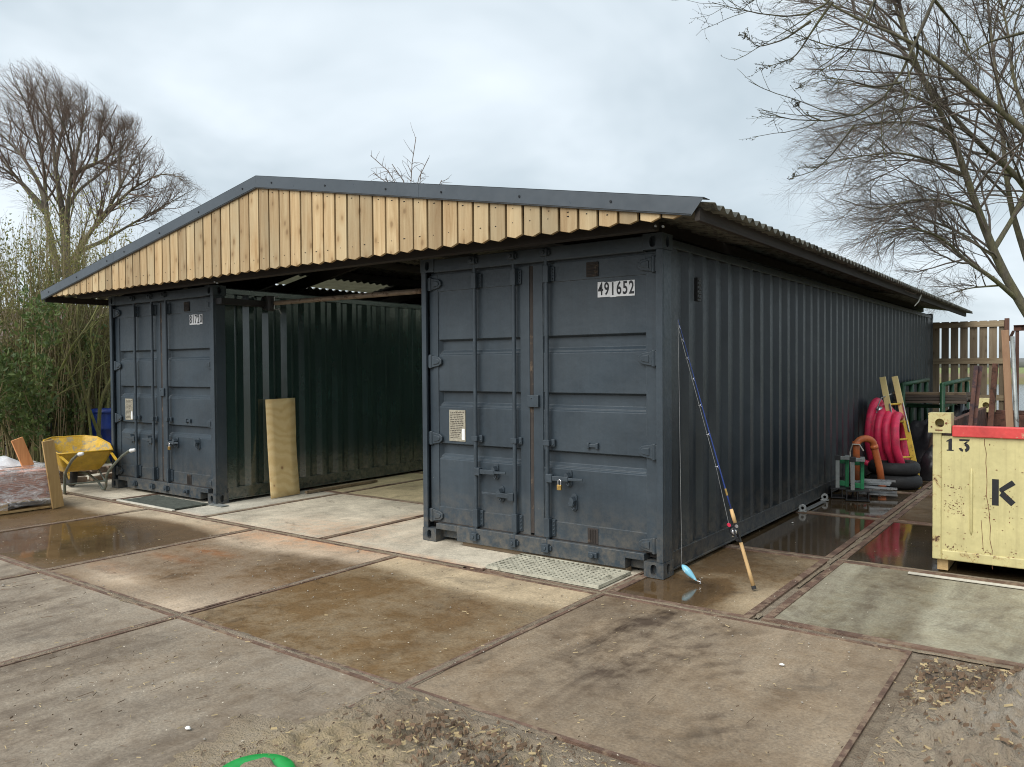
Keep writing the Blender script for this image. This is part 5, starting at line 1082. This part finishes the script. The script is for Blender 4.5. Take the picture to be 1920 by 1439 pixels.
def willow():
    rng = np.random.default_rng(3); D = 27.0; n = 16
    base = at(128, 700, D); t = thing('willow_tree', 'tall bare windswept willow rising behind the hedge', 'tree', (base[0], base[1], 0)); o = np.array([base[0], base[1], 0])
    ls = [([(130, 705, D), (128, 560, D), (124, 400, D), (131, 345, D), (140, 312, D), (142, 290, D), (133, 262, D-.5), (120, 235, D-.8), (106, 215, D-1), (100, 178, D-1)], .36, .05),
          ([(128, 540, D), (116, 376, D), (105, 337, D+.3), (103, 294, D+.5), (97, 253, D+.8), (94, 215, D+1), (86, 185, D+1.2), (68, 150, D+1.3)], .30, .04),
          ([(110, 520, D-.3), (84, 391, D-.5), (86, 348, D-.6), (82, 305, D-.8), (69, 253, D-1), (60, 225, D-1.2), (48, 190, D-1.3), (28, 150, D-1.3)], .22, .035),
          ([(85, 380, D-.5), (75, 345, D-.3), (43, 294, D+.4), (0, 249, D+.8), (-60, 215, D+1)], .15, .03), ([(84, 390, D-.5), (30, 330, D-1), (-40, 290, D-1.5)], .13, .03),
          ([(134, 345, D), (141, 322, D), (160, 315, D), (179, 307, D-.3), (205, 296, D-.5), (215, 262, D-.6), (224, 240, D-.7), (222, 225, D-.7)], .17, .03),
          ([(179, 307, D-.3), (186, 262, D-.3), (192, 225, D-.4), (196, 195, D-.4)], .10, .025), ([(137, 325, D), (143, 290, D+.1), (152, 255, D+.3), (158, 215, D+.5), (152, 178, D+.5)], .13, .025),
          ([(130, 560, D), (146, 470, D), (172, 430, D-.4), (207, 391, D-.8), (226, 348, D-1), (258, 290, D-1.2), (276, 268, D-1.3), (285, 255, D-1.3)], .24, .03),
          ([(205, 395, D-.8), (250, 352, D-1.4), (299, 326, D-1.8), (330, 326, D-2), (346, 340, D-2)], .12, .025), ([(150, 470, D), (190, 455, D+1), (230, 430, D+1.5), (300, 390, D+2), (370, 352, D+2)], .14, .025),
          ([(226, 348, D-1), (222, 300, D-.8), (232, 255, D-.7), (236, 228, D-.6)], .10, .025), ([(124, 400, D), (140, 362, D+.3), (170, 340, D+.8), (205, 312, D+1.2), (240, 275, D+1.5), (262, 235, D+1.5)], .12, .025),
          ([(104, 330, D+.3), (107, 290, D+.6), (118, 240, D+.9), (122, 195, D+1), (114, 160, D+1)], .11, .02), ([(84, 400, D-.5), (20, 320, D), (-30, 260, D), (-80, 200, D)], .12, .03)]
    P, R = zip(*[limb(a, n, r0, r1) for a, r0, r1 in ls]); P = np.stack(P)-o; R = np.stack(R)*np.linspace(.58, .30, n)[None]
    tr = LEFT*.05+np.array([0, 0, .10])
    env = [(-200, 110), (0, 118), (60, 98), (110, 120), (165, 150), (230, 198), (285, 232), (315, 290), (345, 322), (395, 352), (420, 420), (425, 720)]
    A, AR = grow(P, R, 17, (.3, .8), (.24, .55), 11, LEFT*.015+np.array([0, 0, .05]), .08, .032, rng, .28); k_ = inside(A, o, env, 6); A, AR = A[k_], AR[k_]
    Bp, BR = grow(A, AR, 8, (.3, .9), (.45, .90), 9, LEFT*.05+np.array([0, 0, .04]), .11, .012, rng, .15); k_ = inside(Bp, o, env, 2); Bp, BR = Bp[k_], BR[k_]
    C, CR_ = grow(Bp, BR, 8, (.3, .9), (.5, 1.15), 7, LEFT*.17+np.array([0, 0, -.01]), .07, .0052, rng, .12, .4, .14); k_ = inside(C, o, env); C, CR_ = C[k_], CR_[k_]
    tubes([(P, R, 10)], 'trunk', 'bark_willow', t); tubes([(A, AR, 5), (Bp, BR, 4), (C, CR_, 3)], 'crown', 'twig_willow', t)
willow()
def right_tree():
    rng = np.random.default_rng(8); D = 19.0; n = 18; base = at(2020, 760, D); t = thing('broad_tree', 'large bare multi-stemmed tree with mossy limbs behind the fence', 'tree', (base[0], base[1], 0)); o = np.array([base[0], base[1], 0])
    ls = [([(2025, 800, D), (1990, 690, D), (1925, 585, D), (1875, 510, D), (1848, 430, D), (1820, 365, D-.2), (1797, 275, D-.4), (1752, 190, D-.6), (1702, 90, D-.8), (1670, -20, D-1)], .30, .06),
          ([(1990, 690, D+.4), (1960, 400, D+.6), (1920, 335, D+.6), (1852, 287, D+.4), (1802, 237, D+.2), (1767, 197, D), (1735, 150, D-.2), (1690, 90, D-.4), (1640, 20, D-.6)], .25, .045),
          ([(2000, 640, D-.8), (1990, 330, D-1), (1920, 237, D-1), (1865, 200, D-1.2), (1820, 170, D-1.4), (1777, 125, D-1.5), (1727, 85, D-1.6), (1697, 62, D-1.7), (1615, 47, D-1.8), (1577, 25, D-1.8), (1530, -10, D-1.8)], .24, .04),
          ([(1697, 62, D-1.7), (1690, 20, D-1.7), (1675, -30, D-1.7)], .11, .05),
          ([(1905, 560, D), (1860, 520, D-.3), (1803, 485, D-.6), (1782, 456, D-.7), (1750, 437, D-.8), (1700, 425, D-1), (1640, 440, D-1.1)], .13, .02),
          ([(1970, 640, D+1), (1918, 460, D+1), (1892, 394, D+1), (1889, 340, D+1), (1880, 275, D+1.1), (1877, 200, D+1.2), (1860, 90, D+1.3), (1850, -20, D+1.3)], .20, .05),
          ([(1862, 470, D), (1905, 400, D+.4), (1950, 300, D+.6), (1960, 150, D+.8)], .14, .04),
          ([(1835, 400, D-.1), (1790, 380, D-.5), (1720, 372, D-.9), (1640, 395, D-1.2), (1570, 372, D-1.4)], .085, .015),
          ([(1812, 330, D-.2), (1745, 300, D-.7), (1680, 285, D-1), (1600, 295, D-1.3), (1540, 310, D-1.4)], .085, .015),
          ([(1790, 255, D-.4), (1720, 230, D-.8), (1640, 230, D-1.1), (1550, 255, D-1.3)], .08, .015),
          ([(1760, 205, D-.5), (1690, 170, D-1), (1600, 160, D-1.2), (1540, 150, D-1.4)], .08, .015),
          ([(1880, 535, D), (1820, 540, D-.8), (1750, 560, D-1.2)], .06, .012), ([(1862, 480, D), (1790, 430, D+.6), (1700, 400, D+1), (1600, 420, D+1.2)], .08, .012),
          ([(1930, 240, D-1), (1900, 150, D-1), (1890, 60, D-1), (1870, -30, D-1)], .10, .03)]
    P, R = zip(*[limb(a, n, r0, r1) for a, r0, r1 in ls]); P = np.stack(P)-o; R = np.stack(R)*.47
    bias = LEFT*.035+np.array([0, 0, -.012])
    A, AR = grow(P, R, 16, (.4, 1.0), (.26, .60), 10, bias+np.array([0, 0, .01]), .10, .028, rng, .20)
    Bp, BR = grow(A, AR, 9, (.4, .9), (.45, .80), 8, bias*1.2, .11, .011, rng, .18)
    C, CR_ = grow(Bp, BR, 7, (.35, .9), (.55, 1.05), 6, LEFT*.04+np.array([0, 0, -.03]), .11, .0062, rng, .12, .45)
    tubes([(P, R, 10)], 'trunk', 'bark_mossy', t); tubes([(A, AR, 5), (Bp, BR, 4), (C, CR_, 3)], 'crown', 'twig_dark', t)
right_tree()
def near_tree():
    rng = np.random.default_rng(15); D = 9.5; n = 18; base = np.array([9.0, 4.5, 0]); t = thing('budding_tree', 'nearer tree whose dark budding branches hang in from above', 'tree', tuple(base))
    f = 10.0
    hub = base+np.array([-.3, 0, 6.2])
    def L(px, r0, r1, root=True):
        pts = ([base*1.0, base+np.array([-.05, .0, 3.0]), hub]*(1 if root else 0))
        return resample([at(u, v, d) for u, v, d in px], n), np.linspace(r0, r1, n)
    ls = [([(2050, -420, f), (1860, -260, f), (1752, 0, f-.6), (1735, 37, f-.7), (1715, 70, f-.8), (1705, 112, f-.9), (1690, 155, f-1), (1670, 192, f-1), (1602, 235, f-1.1), (1540, 227, f-1.2), (1472, 240, f-1.3), (1424, 212, f-1.3)], .055, .007),
          ([(1860, -260, f), (1700, -150, f-.6), (1600, -60, f-.8), (1560, 5, f-.9), (1520, 40, f-1), (1450, 30, f-1), (1380, 20, f-1.1), (1335, 5, f-1.1)], .045, .006),
          ([(1715, 70, f-.8), (1725, 85, f-.7), (1712, 130, f-.6), (1690, 160, f-.6), (1700, 190, f-.6), (1680, 230, f-.5), (1630, 275, f-.5)], .018, .005),
          ([(1602, 235, f-1.1), (1560, 290, f-1.1), (1530, 320, f-1.1), (1485, 334, f-1.2)], .013, .005), ([(1700, -150, f-.6), (1640, 0, f-.9), (1636, 30, f-.9), (1610, 90, f-1), (1580, 140, f-1), (1560, 165, f-1.1)], .022, .005),
          ([(1560, 5, f-.9), (1525, 55, f-.9), (1490, 110, f-.9), (1440, 125, f-1), (1425, 130, f-1)], .018, .005), ([(1520, 40, f-1), (1470, 75, f-1), (1420, 90, f-1), (1398, 68, f-1)], .016, .005),
          ([(1600, -60, f-.8), (1500, -15, f-.9), (1420, -10, f-1), (1390, 20, f-1)], .02, .006), ([(2050, -420, f), (2000, -100, f-.5), (1925, 60, f-.6), (1905, 115, f-.6), (1890, 165, f-.7), (1880, 205, f-.7), (1860, 255, f-.7)], .035, .005),
          ([(1925, 60, f-.6), (1850, 80, f-.8), (1810, 110, f-.9), (1780, 150, f-1), (1760, 170, f-1)], .02, .005), ([(1640, 0, f-.9), (1600, 80, f-1.3), (1540, 95, f-1.3), (1500, 85, f-1.3)], .016, .005),
          ([(1705, 112, f-.9), (1640, 95, f-1.2), (1560, 90, f-1.3), (1480, 60, f-1.3), (1445, 42, f-1.3)], .018, .005), ([(1752, 0, f-.6), (1800, 60, f-.4), (1820, 100, f-.4), (1830, 140, f-.3)], .02, .005),
          ([(1540, 227, f-1.2), (1510, 215, f-1.2), (1490, 190, f-1.2)], .010, .004), ([(1690, 155, f-1), (1640, 165, f-1.1), (1590, 150, f-1.2), (1520, 145, f-1.3), (1500, 160, f-1.3)], .014, .004)]
    P, R = zip(*[L(a, r0, r1) for a, r0, r1 in ls]); P = np.stack(P)-base; R = np.stack(R)*np.linspace(1, .55, n)[None]
    A, AR = grow(P, R, 9, (.4, 1.0), (.16, .38), 8, LEFT*.06+np.array([0, 0, .03]), .10, .007, rng, .35, .5)
    A2, AR2 = grow(P, R, 4, (.3, .9), (.06, .16), 8, LEFT*.03+np.array([0, 0, .05]), .10, .005, rng, .80, .5); A = np.concatenate([A, A2]); AR = np.concatenate([AR, AR2])
    Bp, BR = grow(A, AR, 4, (.5, 1.0), (.3, .55), 6, LEFT*.03+np.array([0, 0, .09]), .10, .0048, rng, .25, .6)
    allp = np.concatenate([A.reshape(-1, 3), Bp.reshape(-1, 3)]); dirs = np.concatenate([np.gradient(A, axis=1).reshape(-1, 3), np.gradient(Bp, axis=1).reshape(-1, 3)])
    tipm = np.concatenate([np.tile(np.arange(8) >= 3, len(A)), np.tile(np.arange(6) >= 2, len(Bp))]); keep = tipm & (rng.random(len(allp)) < .5); C = allp[keep]; Dv = nrm(dirs[keep])+.7*rng.normal(size=(keep.sum(), 3)); C = C+nrm(Dv)*.008
    # the trunk itself stands outside the picture, to the right
    tr = resample([(0, 0, 0), (-.1, .05, 2.2), (-.2, .1, 4.2), tuple(at(2050, -420, f)-base)], n)[None]; trr = np.linspace(.22, .06, n)[None]
    tubes([(tr, trr, 12)], 'trunk', 'bark_near', t); tubes([(P, R, 8), (A, AR, 5), (Bp, BR, 4)], 'crown', 'bark_near', t, (C, Dv, rng.uniform(.006, .011, len(C))))
near_tree()
def roof_shrub():
    rng = np.random.default_rng(20); D = 27.0; base = at(765, 700, D); t = thing('bare_shrub', 'thin bare shrub whose twigs show above the roof line', 'shrub', (base[0], base[1], 0)); o = np.array([base[0], base[1], 0]); n = 10
    ls = [[(770, 700, D), (772, 420, D), (768, 350, D), (768, 285, D), (780, 258, D)], [(760, 690, D), (762, 400, D), (755, 330, D), (735, 312, D), (712, 298, D), (695, 292, D)], [(765, 690, D), (775, 380, D), (776, 320, D), (785, 302, D), (803, 298, D)],
          [(765, 690, D), (772, 380, D), (766, 325, D), (748, 308, D), (735, 308, D)], [(755, 690, D), (745, 380, D), (750, 340, D), (722, 316, D), (700, 325, D)], [(770, 690, D), (800, 400, D), (815, 350, D), (828, 338, D)], [(768, 690, D), (752, 345, D), (740, 330, D), (722, 335, D)], [(768, 690, D), (785, 345, D), (786, 330, D), (790, 318, D)]]
    P, R = zip(*[limb(a, n, .03, .012) for a in ls]); P = np.stack(P)-o; R = np.stack(R)
    A, AR = grow(P, R, 26, (.5, 1.3), (.05, .15), 7, (0, 0, -.05), .13, .012, rng, .55, .5)
    tubes([(P, R, 5), (A, AR, 3)], 'branches', 'twig_willow', t)
roof_shrub()
# twig hanging from the eave
t = thing('hanging_twig', 'pale broken twig dangling from the eave near the far end', 'twig', tuple(on_axis(1730, 545, 0, .56))); q0 = np.array(t.location); MB().tube([Vector(on_axis(u, v, 0, .56)-q0) for u, v in ((1731, 543), (1726, 556), (1722, 566), (1715, 574))], [.010, .012, .009, .006], 6).build('stem', 'batten_pale', t); MB().tube([Vector(on_axis(u, v, 0, .56)-q0) for u, v in ((1731, 543), (1715, 552), (1697, 545))], [.006, .005, .004], 5).build('side_shoot', 'twig_willow', t)

# ------------------------------------------------------------------ hedge on the left
def leaves(C, D, s_, rng, mat, name, parent, ratio=.45):
    """folded leaf: 4 triangles-worth of two quads per leaf"""
    n = len(C); ax = nrm(D); rv = nrm(rng.normal(size=(n, 3))); w = nrm(np.cross(ax, rv)); nn = np.cross(w, ax); h = s_[:, None]
    p0 = C; p1 = C+ax*h*.45+w*h*ratio*.5+nn*h*.08; p2 = C+ax*h; p3 = C+ax*h*.45-w*h*ratio*.5+nn*h*.08; V = np.stack([p0, p1, p2, p3], 1).reshape(-1, 3); b = 4*np.arange(n)[:, None]
    F = np.concatenate([b+np.array([[0, 1, 2]]), b+np.array([[0, 2, 3]])], 0); return make(name, V, F, mat, parent)
def shrub(name, label, u, d, h, nst, spread, leaf, nleaf, lsize, seed, stem='stem_brown', r0=.014, lean=.04, lo=.15, kids=5, gv=880, trop=(0, 0, .05), wid=None, ratio=.45):
    rng = np.random.default_rng(seed); b = at(u, gv, d); b[2] = 0; t = thing(name, label, 'shrub', tuple(b)); n = 12
    P = []; R = []
    for k in range(nst):
        s0 = rng.normal(size=2)*spread*.45; p = np.array([s0[0], s0[1], -.08]); dr = nrm(np.array([rng.normal()*lean+s0[0]*.05, rng.normal()*lean+s0[1]*.05, 1.0])); hh = h*rng.uniform(.6, 1.05); pts = [p]
        for j in range(n-1): p = p+dr*hh/(n-1); pts.append(p); dr = nrm(dr+rng.normal(size=3)*.045)
        P.append(np.stack(pts)); R.append(np.linspace(1, .25, n)*r0*rng.uniform(.6, 1.5))
    P = np.stack(P); R = np.stack(R); sets = [(P, R, 5)]; A, AR = grow(P, R, kids, (.25, .8), (.10, .30), 7, trop, .09, .006, rng, lo, .4); sets.append((A, AR, 3))
    tubes(sets, 'stems', stem, t); K = nleaf; i = rng.integers(0, len(A), K); j = rng.integers(1, 6, K); f = rng.random(K)[:, None]; C = A[i, j]*(1-f)+A[i, j+1]*f+rng.normal(size=(K, 3))*lsize*.6
    D = nrm(A[i, j+1]-A[i, j])+rng.normal(size=(K, 3))*.8; leaves(C, D, lsize*rng.uniform(.6, 1.3, K), rng, leaf, 'foliage', t, ratio); return t
shrub('laurel_bush', 'dense glossy laurel bush at the left edge of the hedge', 14, 12.2, 2.7, 16, .75, 'leaf_laurel', 4200, .10, 101, lo=.10, kids=14, lean=.12)
shrub('laurel_bush', 'second laurel bush growing between hedge stems behind the pallet', 62, 13.4, 2.35, 14, .7, 'leaf_laurel', 3000, .09, 102, lo=.12, kids=12, lean=.12)
shrub('laurel_bush', 'low dark laurel beside the mossy stems near the blue drum', 176, 15.6, 2.3, 12, .7, 'leaf_dark', 2400, .09, 103, lo=.2, kids=10, lean=.1)
for k, (u, d, h, nst, nl, mt) in enumerate(((5, 13.2, 4.3, 40, 2100, 'leaf_privet'), (45, 13.8, 4.5, 44, 2000, 'leaf_laurel'), (85, 13.6, 4.5, 46, 2300, 'leaf_privet'), (122, 14.4, 5.0, 52, 3000, 'leaf_privet'), (160, 14.6, 4.6, 56, 3000, 'leaf_privet'), (196, 15.2, 4.2, 50, 2600, 'leaf_privet'), (232, 16.2, 4.1, 40, 1800, 'leaf_privet'))):
    shrub('privet_shrub', ('tall privet with upright shoots at the left edge behind the laurel', 'tall green privet between the two laurel bushes', 'tall privet of thin upright shoots left of the willow trunk', 'tallest yellowish privet in front of the willow trunk', 'brown stemmed privet behind the wheelbarrow', 'yellowish privet close to the left container edge', 'privet partly hidden behind the left container')[k], u, d, h, nst, .62, mt, nl, .055, 120+k, 'stem_brown', .011, .055, .22, 9, ratio=.5)
for k, (u, d) in enumerate(((40, 17.0), (110, 17.8), (190, 18.5), (-30, 15.5), (265, 19.5))):
    shrub('evergreen_bush', ('dark evergreen behind the laurel bushes', 'dark evergreen deep behind the willow trunk', 'dark evergreen deep behind the blue drum', 'dark evergreen filling the left edge of the hedge', 'dark evergreen behind the left container')[k], u, d, 2.2, 14, 1.2, 'leaf_dark', 3000, .13, 140+k, 'stem_brown', .02, .12, .04, 16, ratio=.55)
def elder(label, u, d, seed):
    rng = np.random.default_rng(seed); b = at(u, 880, d); b[2] = 0; t = thing('mossy_elder', label, 'shrub', tuple(b)); n = 14; P = []; R = []
    for k in range(7):
        p = np.array([rng.normal()*.16, rng.normal()*.16, -.1]); dr = nrm(np.array([rng.normal()*.12, rng.normal()*.12, 1])); pts = [p]
        for j in range(n-1): p = p+dr*3.4/(n-1)*rng.uniform(.9, 1.1); pts.append(p); dr = nrm(dr+rng.normal(size=3)*.12+np.array([0, 0, .12]))
        P.append(np.stack(pts)); R.append(np.linspace(.038, .010, n)*rng.uniform(.5, 1.1))
    P = np.stack(P); R = np.stack(R); A, AR = grow(P, R, 9, (.3, .9), (.15, .4), 8, (0, 0, .06), .10, .011, rng, .3, .35); B_, BR = grow(A, AR, 5, (.3, .9), (.3, .6), 6, (0, 0, .04), .1, .005, rng, .2, .4)
    tubes([(P, R, 8), (A, AR, 4), (B_, BR, 3)], 'stems', 'stem_mossy', t)
elder('mossy multi-stemmed elder with crooked greenish stems behind the wheelbarrow', 138, 13.9, 201); elder('slender mossy elder beside the blue drum', 172, 13.6, 202); elder('mossy stems of elder behind the pallet', 58, 13.0, 203)
# things half seen through the hedge
b = at(203, 870, 14.0); t = thing('blue_drum', 'blue ribbed plastic drum half hidden by the hedge next to the container', 'drum', (b[0], b[1], 0)); m = MB(); m.lathe([(.0, 0), (.28, 0), (.29, .05), (.29, .26), (.305, .28), (.29, .30), (.29, .55), (.305, .57), (.29, .59), (.29, .86), (.27, .92), (.0, .93)], 28); m.build('barrel', 'blue_plastic', t, smooth=True); m = MB(); m.lathe([(.292, .84), (.30, .85), (.30, .88), (.288, .89)], 28); m.build('rim', 'blue_plastic', t, smooth=True)
b = at(112, 870, 14.6); t = thing('compost_bin', 'dark slope lidded bin standing in the hedge shade', 'bin', (b[0], b[1], 0), .6); MB().prism([(-.35, 0), (.35, 0), (.35, .80), (-.35, .95)], (0, -.3, 0), (1, 0, 0), (0, 0, 1), (0, .6, 0)).build('body', 'tarp_black', t, .02); MB().beam((-.40, 0, .985), (.40, 0, .825), .68, .03).build('lid', 'stand_grey', t, .006)
b = at(90, 760, 30.0); t = thing('grey_house', 'grey house wall glimpsed through the hedge', 'house', (b[0], b[1], 0), .64); m = MB(); m.box(-4.5, 4.5, 0, 6, 0, 2.6); m.build('wall', 'house_wall', t); m = MB(); m.prism([(-.3, 2.6), (6.3, 2.6), (3, 4.2)], (-4.7, 0, 0), (0, 1, 0), (0, 0, 1), (9.4, 0, 0)); m.build('roof', 'tarp_brown', t)
for k in range(3): MB().box(-3.2+2.4*k, -2.2+2.4*k, -.03, .02, 1.0, 2.1).build('window', 'grip_white', t)
o = thing('brick_rubble', 'low heap of old bricks behind the wheelbarrow', 'bricks', (-9.2, .25, 0)); rr = random.Random(8)
for k in range(16):
    bb = MB(); bb.box(-.1, .1, -.05, .05, -.03, .03); q = bb.build('brick', 'brick_old', o, .004); q.location = (rr.uniform(-.15, .15), -.45+.22*(k % 5)+rr.uniform(-.02, .02), .035+.065*(k//5)); q.rotation_euler = (0, 0, 1.57+rr.uniform(-.2, .2))

# ------------------------------------------------------------------ litter on the ground
def litter(name, label, n, mat, size, seed, area, thick=.0025, bias=None, bend=True):
    rng = np.random.default_rng(seed); V = []; F = []; k = 0
    while k < n:
        x, y = rng.uniform(area[0], area[1]), rng.uniform(area[2], area[3])
        if bias is not None and rng.random() > bias(x, y): continue
        z = soil_h(x, y)+.0025; a = rng.uniform(0, math.pi); L = rng.uniform(size[0], size[1])*rng.uniform(.5, 1); w = rng.uniform(size[2], size[3]); c, s_ = math.cos(a), math.sin(a); tl = rng.uniform(-.25, .25)*L*(1 if z > .006 else .25)
        dx, dy = c*L/2, s_*L/2; wx, wy = -s_*w/2, c*w/2; th = thick*rng.uniform(.6, 1.6); b = len(V); zl = max(.001, z+th-abs(tl)*.3)
        V += [(x-dx-wx, y-dy-wy, zl), (x+dx-wx, y+dy-wy, zl+abs(tl)), (x+dx+wx, y+dy+wy, zl+abs(tl)), (x-dx+wx, y-dy+wy, zl), (x-dx*.9, y-dy*.9, zl+th), (x+dx*.9, y+dy*.9, zl+abs(tl)+th)]
        F += [(b, b+1, b+5, b+4), (b+1, b+2, b+5), (b+2, b+3, b+4, b+5), (b+3, b, b+4)]; k += 1
    return tag(make(name, V, F, mat), label, 'litter', kind='stuff')
def clump(x, y, sd): return float(vnoise(np.array([x]), np.array([y]), 2.3, sd, 3)[0])
def on_soil(x, y):
    return soil_bias(x, y)*(1.0 if clump(x, y, 91) > .52 else .22)
def soil_bias(x, y):
    if x > 1.85 and y < -.62: return 1.0 if math.hypot(x-2.15, (y+1.1)*1.2) < .75 else .55
    if y < -2.62 and x > -.3: return .8
    if y < -3.0: return .05
    return .03
litter('straw', 'scattered straw and pale wood shavings over soil and slabs', 3600, 'straw', (.006, .032, .001, .003), 71, (-1.8, 3.4, -4.5, -.65), bias=on_soil)
litter('wood_chips', 'dark bark crumbs and rotted wood bits on the soil', 3200, 'chip_dark', (.004, .026, .0015, .005), 72, (-1.8, 3.4, -4.5, -.65), bias=on_soil, thick=.004)
litter('wood_shavings', 'cream wood shavings sprinkled on the paving', 800, 'chip_white', (.003, .012, .0015, .005), 73, (-6.5, 3.2, -4.4, 3.2), bias=lambda x, y: (0.0 if (y > 0 and x < -.02) else (.9 if y < -.6 else .25))*(1.0 if clump(x, y, 92) > .55 else .12))
litter('straw_bits', 'single straws lying on the damp slabs', 240, 'straw', (.012, .045, .0015, .004), 74, (-5.5, 1.8, -4.4, -.5), bias=lambda x, y: .9 if y < -2.5 else .3)
litter('twigs', 'thin dark twigs strewn over the front slabs', 150, 'chip_dark', (.02, .12, .0015, .004), 75, (-4.0, 1.8, -4.4, -.7), bias=lambda x, y: (.9 if y < -2.6 else .12)*(1.0 if clump(x, y, 93) > .55 else .12))
rng = np.random.default_rng(77); V = []; F = []
for k in range(1300):
    x, y = rng.uniform(-4, 3.2), rng.uniform(-4.4, -.65)
    if rng.random() > on_soil(x, y)+.1: continue
    s_ = rng.uniform(.003, .010)*(2.0 if rng.random() < .04 else 1); z = soil_h(x, y)+s_*.3; b = len(V); V += [(x+s_*rng.uniform(.6, 1), y, z), (x, y+s_*rng.uniform(.6, 1), z), (x-s_*rng.uniform(.6, 1), y, z), (x, y-s_*rng.uniform(.6, 1), z), (x, y, z+s_*.7), (x, y, z-s_*.6)]
    F += [(b, b+1, b+4), (b+1, b+2, b+4), (b+2, b+3, b+4), (b+3, b, b+4), (b+1, b, b+5), (b+2, b+1, b+5), (b+3, b+2, b+5), (b, b+3, b+5)]
tag(make('gravel', V, F, 'stone'), 'loose grit and pebbles over the soil', 'gravel', kind='stuff')
for k, (u, v, s_, lab) in enumerate(((1028, 1365, .020, ''), (1486, 980, .018, 'white pebble on the wet floor beside the near container'), (1466, 1246, .022, 'white crumpled scrap on the big foreground slab'), (352, 1365, .026, 'white scrap of plastic on the front left slab'), (1650, 931, .02, 'white scrap before the aluminium channels'))):
    if not lab: continue
    p = on_axis(u, v, 2, .008); o = lump('paper_scrap', lab, 'white_debris', (p[0], p[1], .004), (s_*.6, s_*.42, s_*.3), 30+k, 'scrap')

def in_heap(x, y): return 0.0 if (x < 1.87 and y > -2.64) else 1.0 if math.hypot((x-2.18)/.55, (y+1.12)/.38) < 1 or math.hypot((x-.55)/.5, (y+2.98)/.22) < 1 else (.25 if x > 1.95 else .02)
litter('bark_chunks', 'torn bark and chunky wood chips heaped on the dark soil', 1500, 'bark_chip', (.010, .050, .004, .013), 78, (-.2, 3.3, -4.0, -.7), thick=.010, bias=in_heap)
litter('bark_strips', 'pale fibrous bark strips on the soil heap', 900, 'straw', (.012, .05, .002, .005), 79, (-.2, 3.3, -4.0, -.7), thick=.006, bias=in_heap)
def joint_dirt():
    rng = np.random.default_rng(80); V = []; F = []
    lines = [((XF[i], -4.5), (XF[i], -.58)) for i in range(2, 7)]+[((-10, yy), (-.2, yy)) for yy in (-2.58, -.57)]+[((-.2, -2.58), (1.8, -2.58)), ((-.2, -.56), (3.2, -.53)), ((.875, -.5), (.875, 6.5))  , ((-3.25, -.5), (-3.25, 5)), ((-5.18, -.5), (-5.18, 5)), ((-5.18, 1.44), (-2.5, 1.44)), ((-5.18, 3.42), (-2.5, 3.42)), ((-.2, 1.35), (.85, 1.35)), ((.9, 1.39), (3, 1.39)), ((-.2, 3.4), (.85, 3.4)), ((-.2, -.56), (-.2, 0))]
    for a, b in lines:
        a, b = np.array(a), np.array(b); L = np.linalg.norm(b-a); t = (b-a)/L; nr = np.array([-t[1], t[0]]); m_ = int(L/.02); q = np.linspace(0, L, m_); P = a[None]+t[None]*q[:, None]
        w1 = .012+.060*np.clip(vnoise(P[:, 0]+7, P[:, 1]+3, 2.2, 81, 5, .65)-.46, 0, 1)*2; w2 = .012+.060*np.clip(vnoise(P[:, 0]+1, P[:, 1]+9, 2.2, 82, 5, .65)-.46, 0, 1)*2; hz = .0046+.0018*vnoise(P[:, 0], P[:, 1], 9, 83, 3); b0 = len(V)
        for k in range(m_): V += [(*(P[k]-nr*w1[k]), -.001), (*(P[k]-nr*w1[k]*.5), hz[k]), (*(P[k]+nr*w2[k]*.5), hz[k]), (*(P[k]+nr*w2[k]), -.001)]
        for k in range(m_-1):
            if vnoise(P[k:k+1, 0], P[k:k+1, 1], .9, 84, 3)[0] < .40: continue
            for j in range(3): c_ = b0+4*k+j; F.append((c_, c_+4, c_+5, c_+1))
    n = len(V); XY = np.array(V); tag(make('joint_dirt', V, F, 'soil', smooth=True, attrs={'saw': np.where(XY[:, 1] > -.9, .35, .1), 'ash': np.full(n, .15), 'humus': np.full(n, .25)}), 'earth and grit packed into the joints between the slabs', 'dirt', kind='stuff')
joint_dirt()
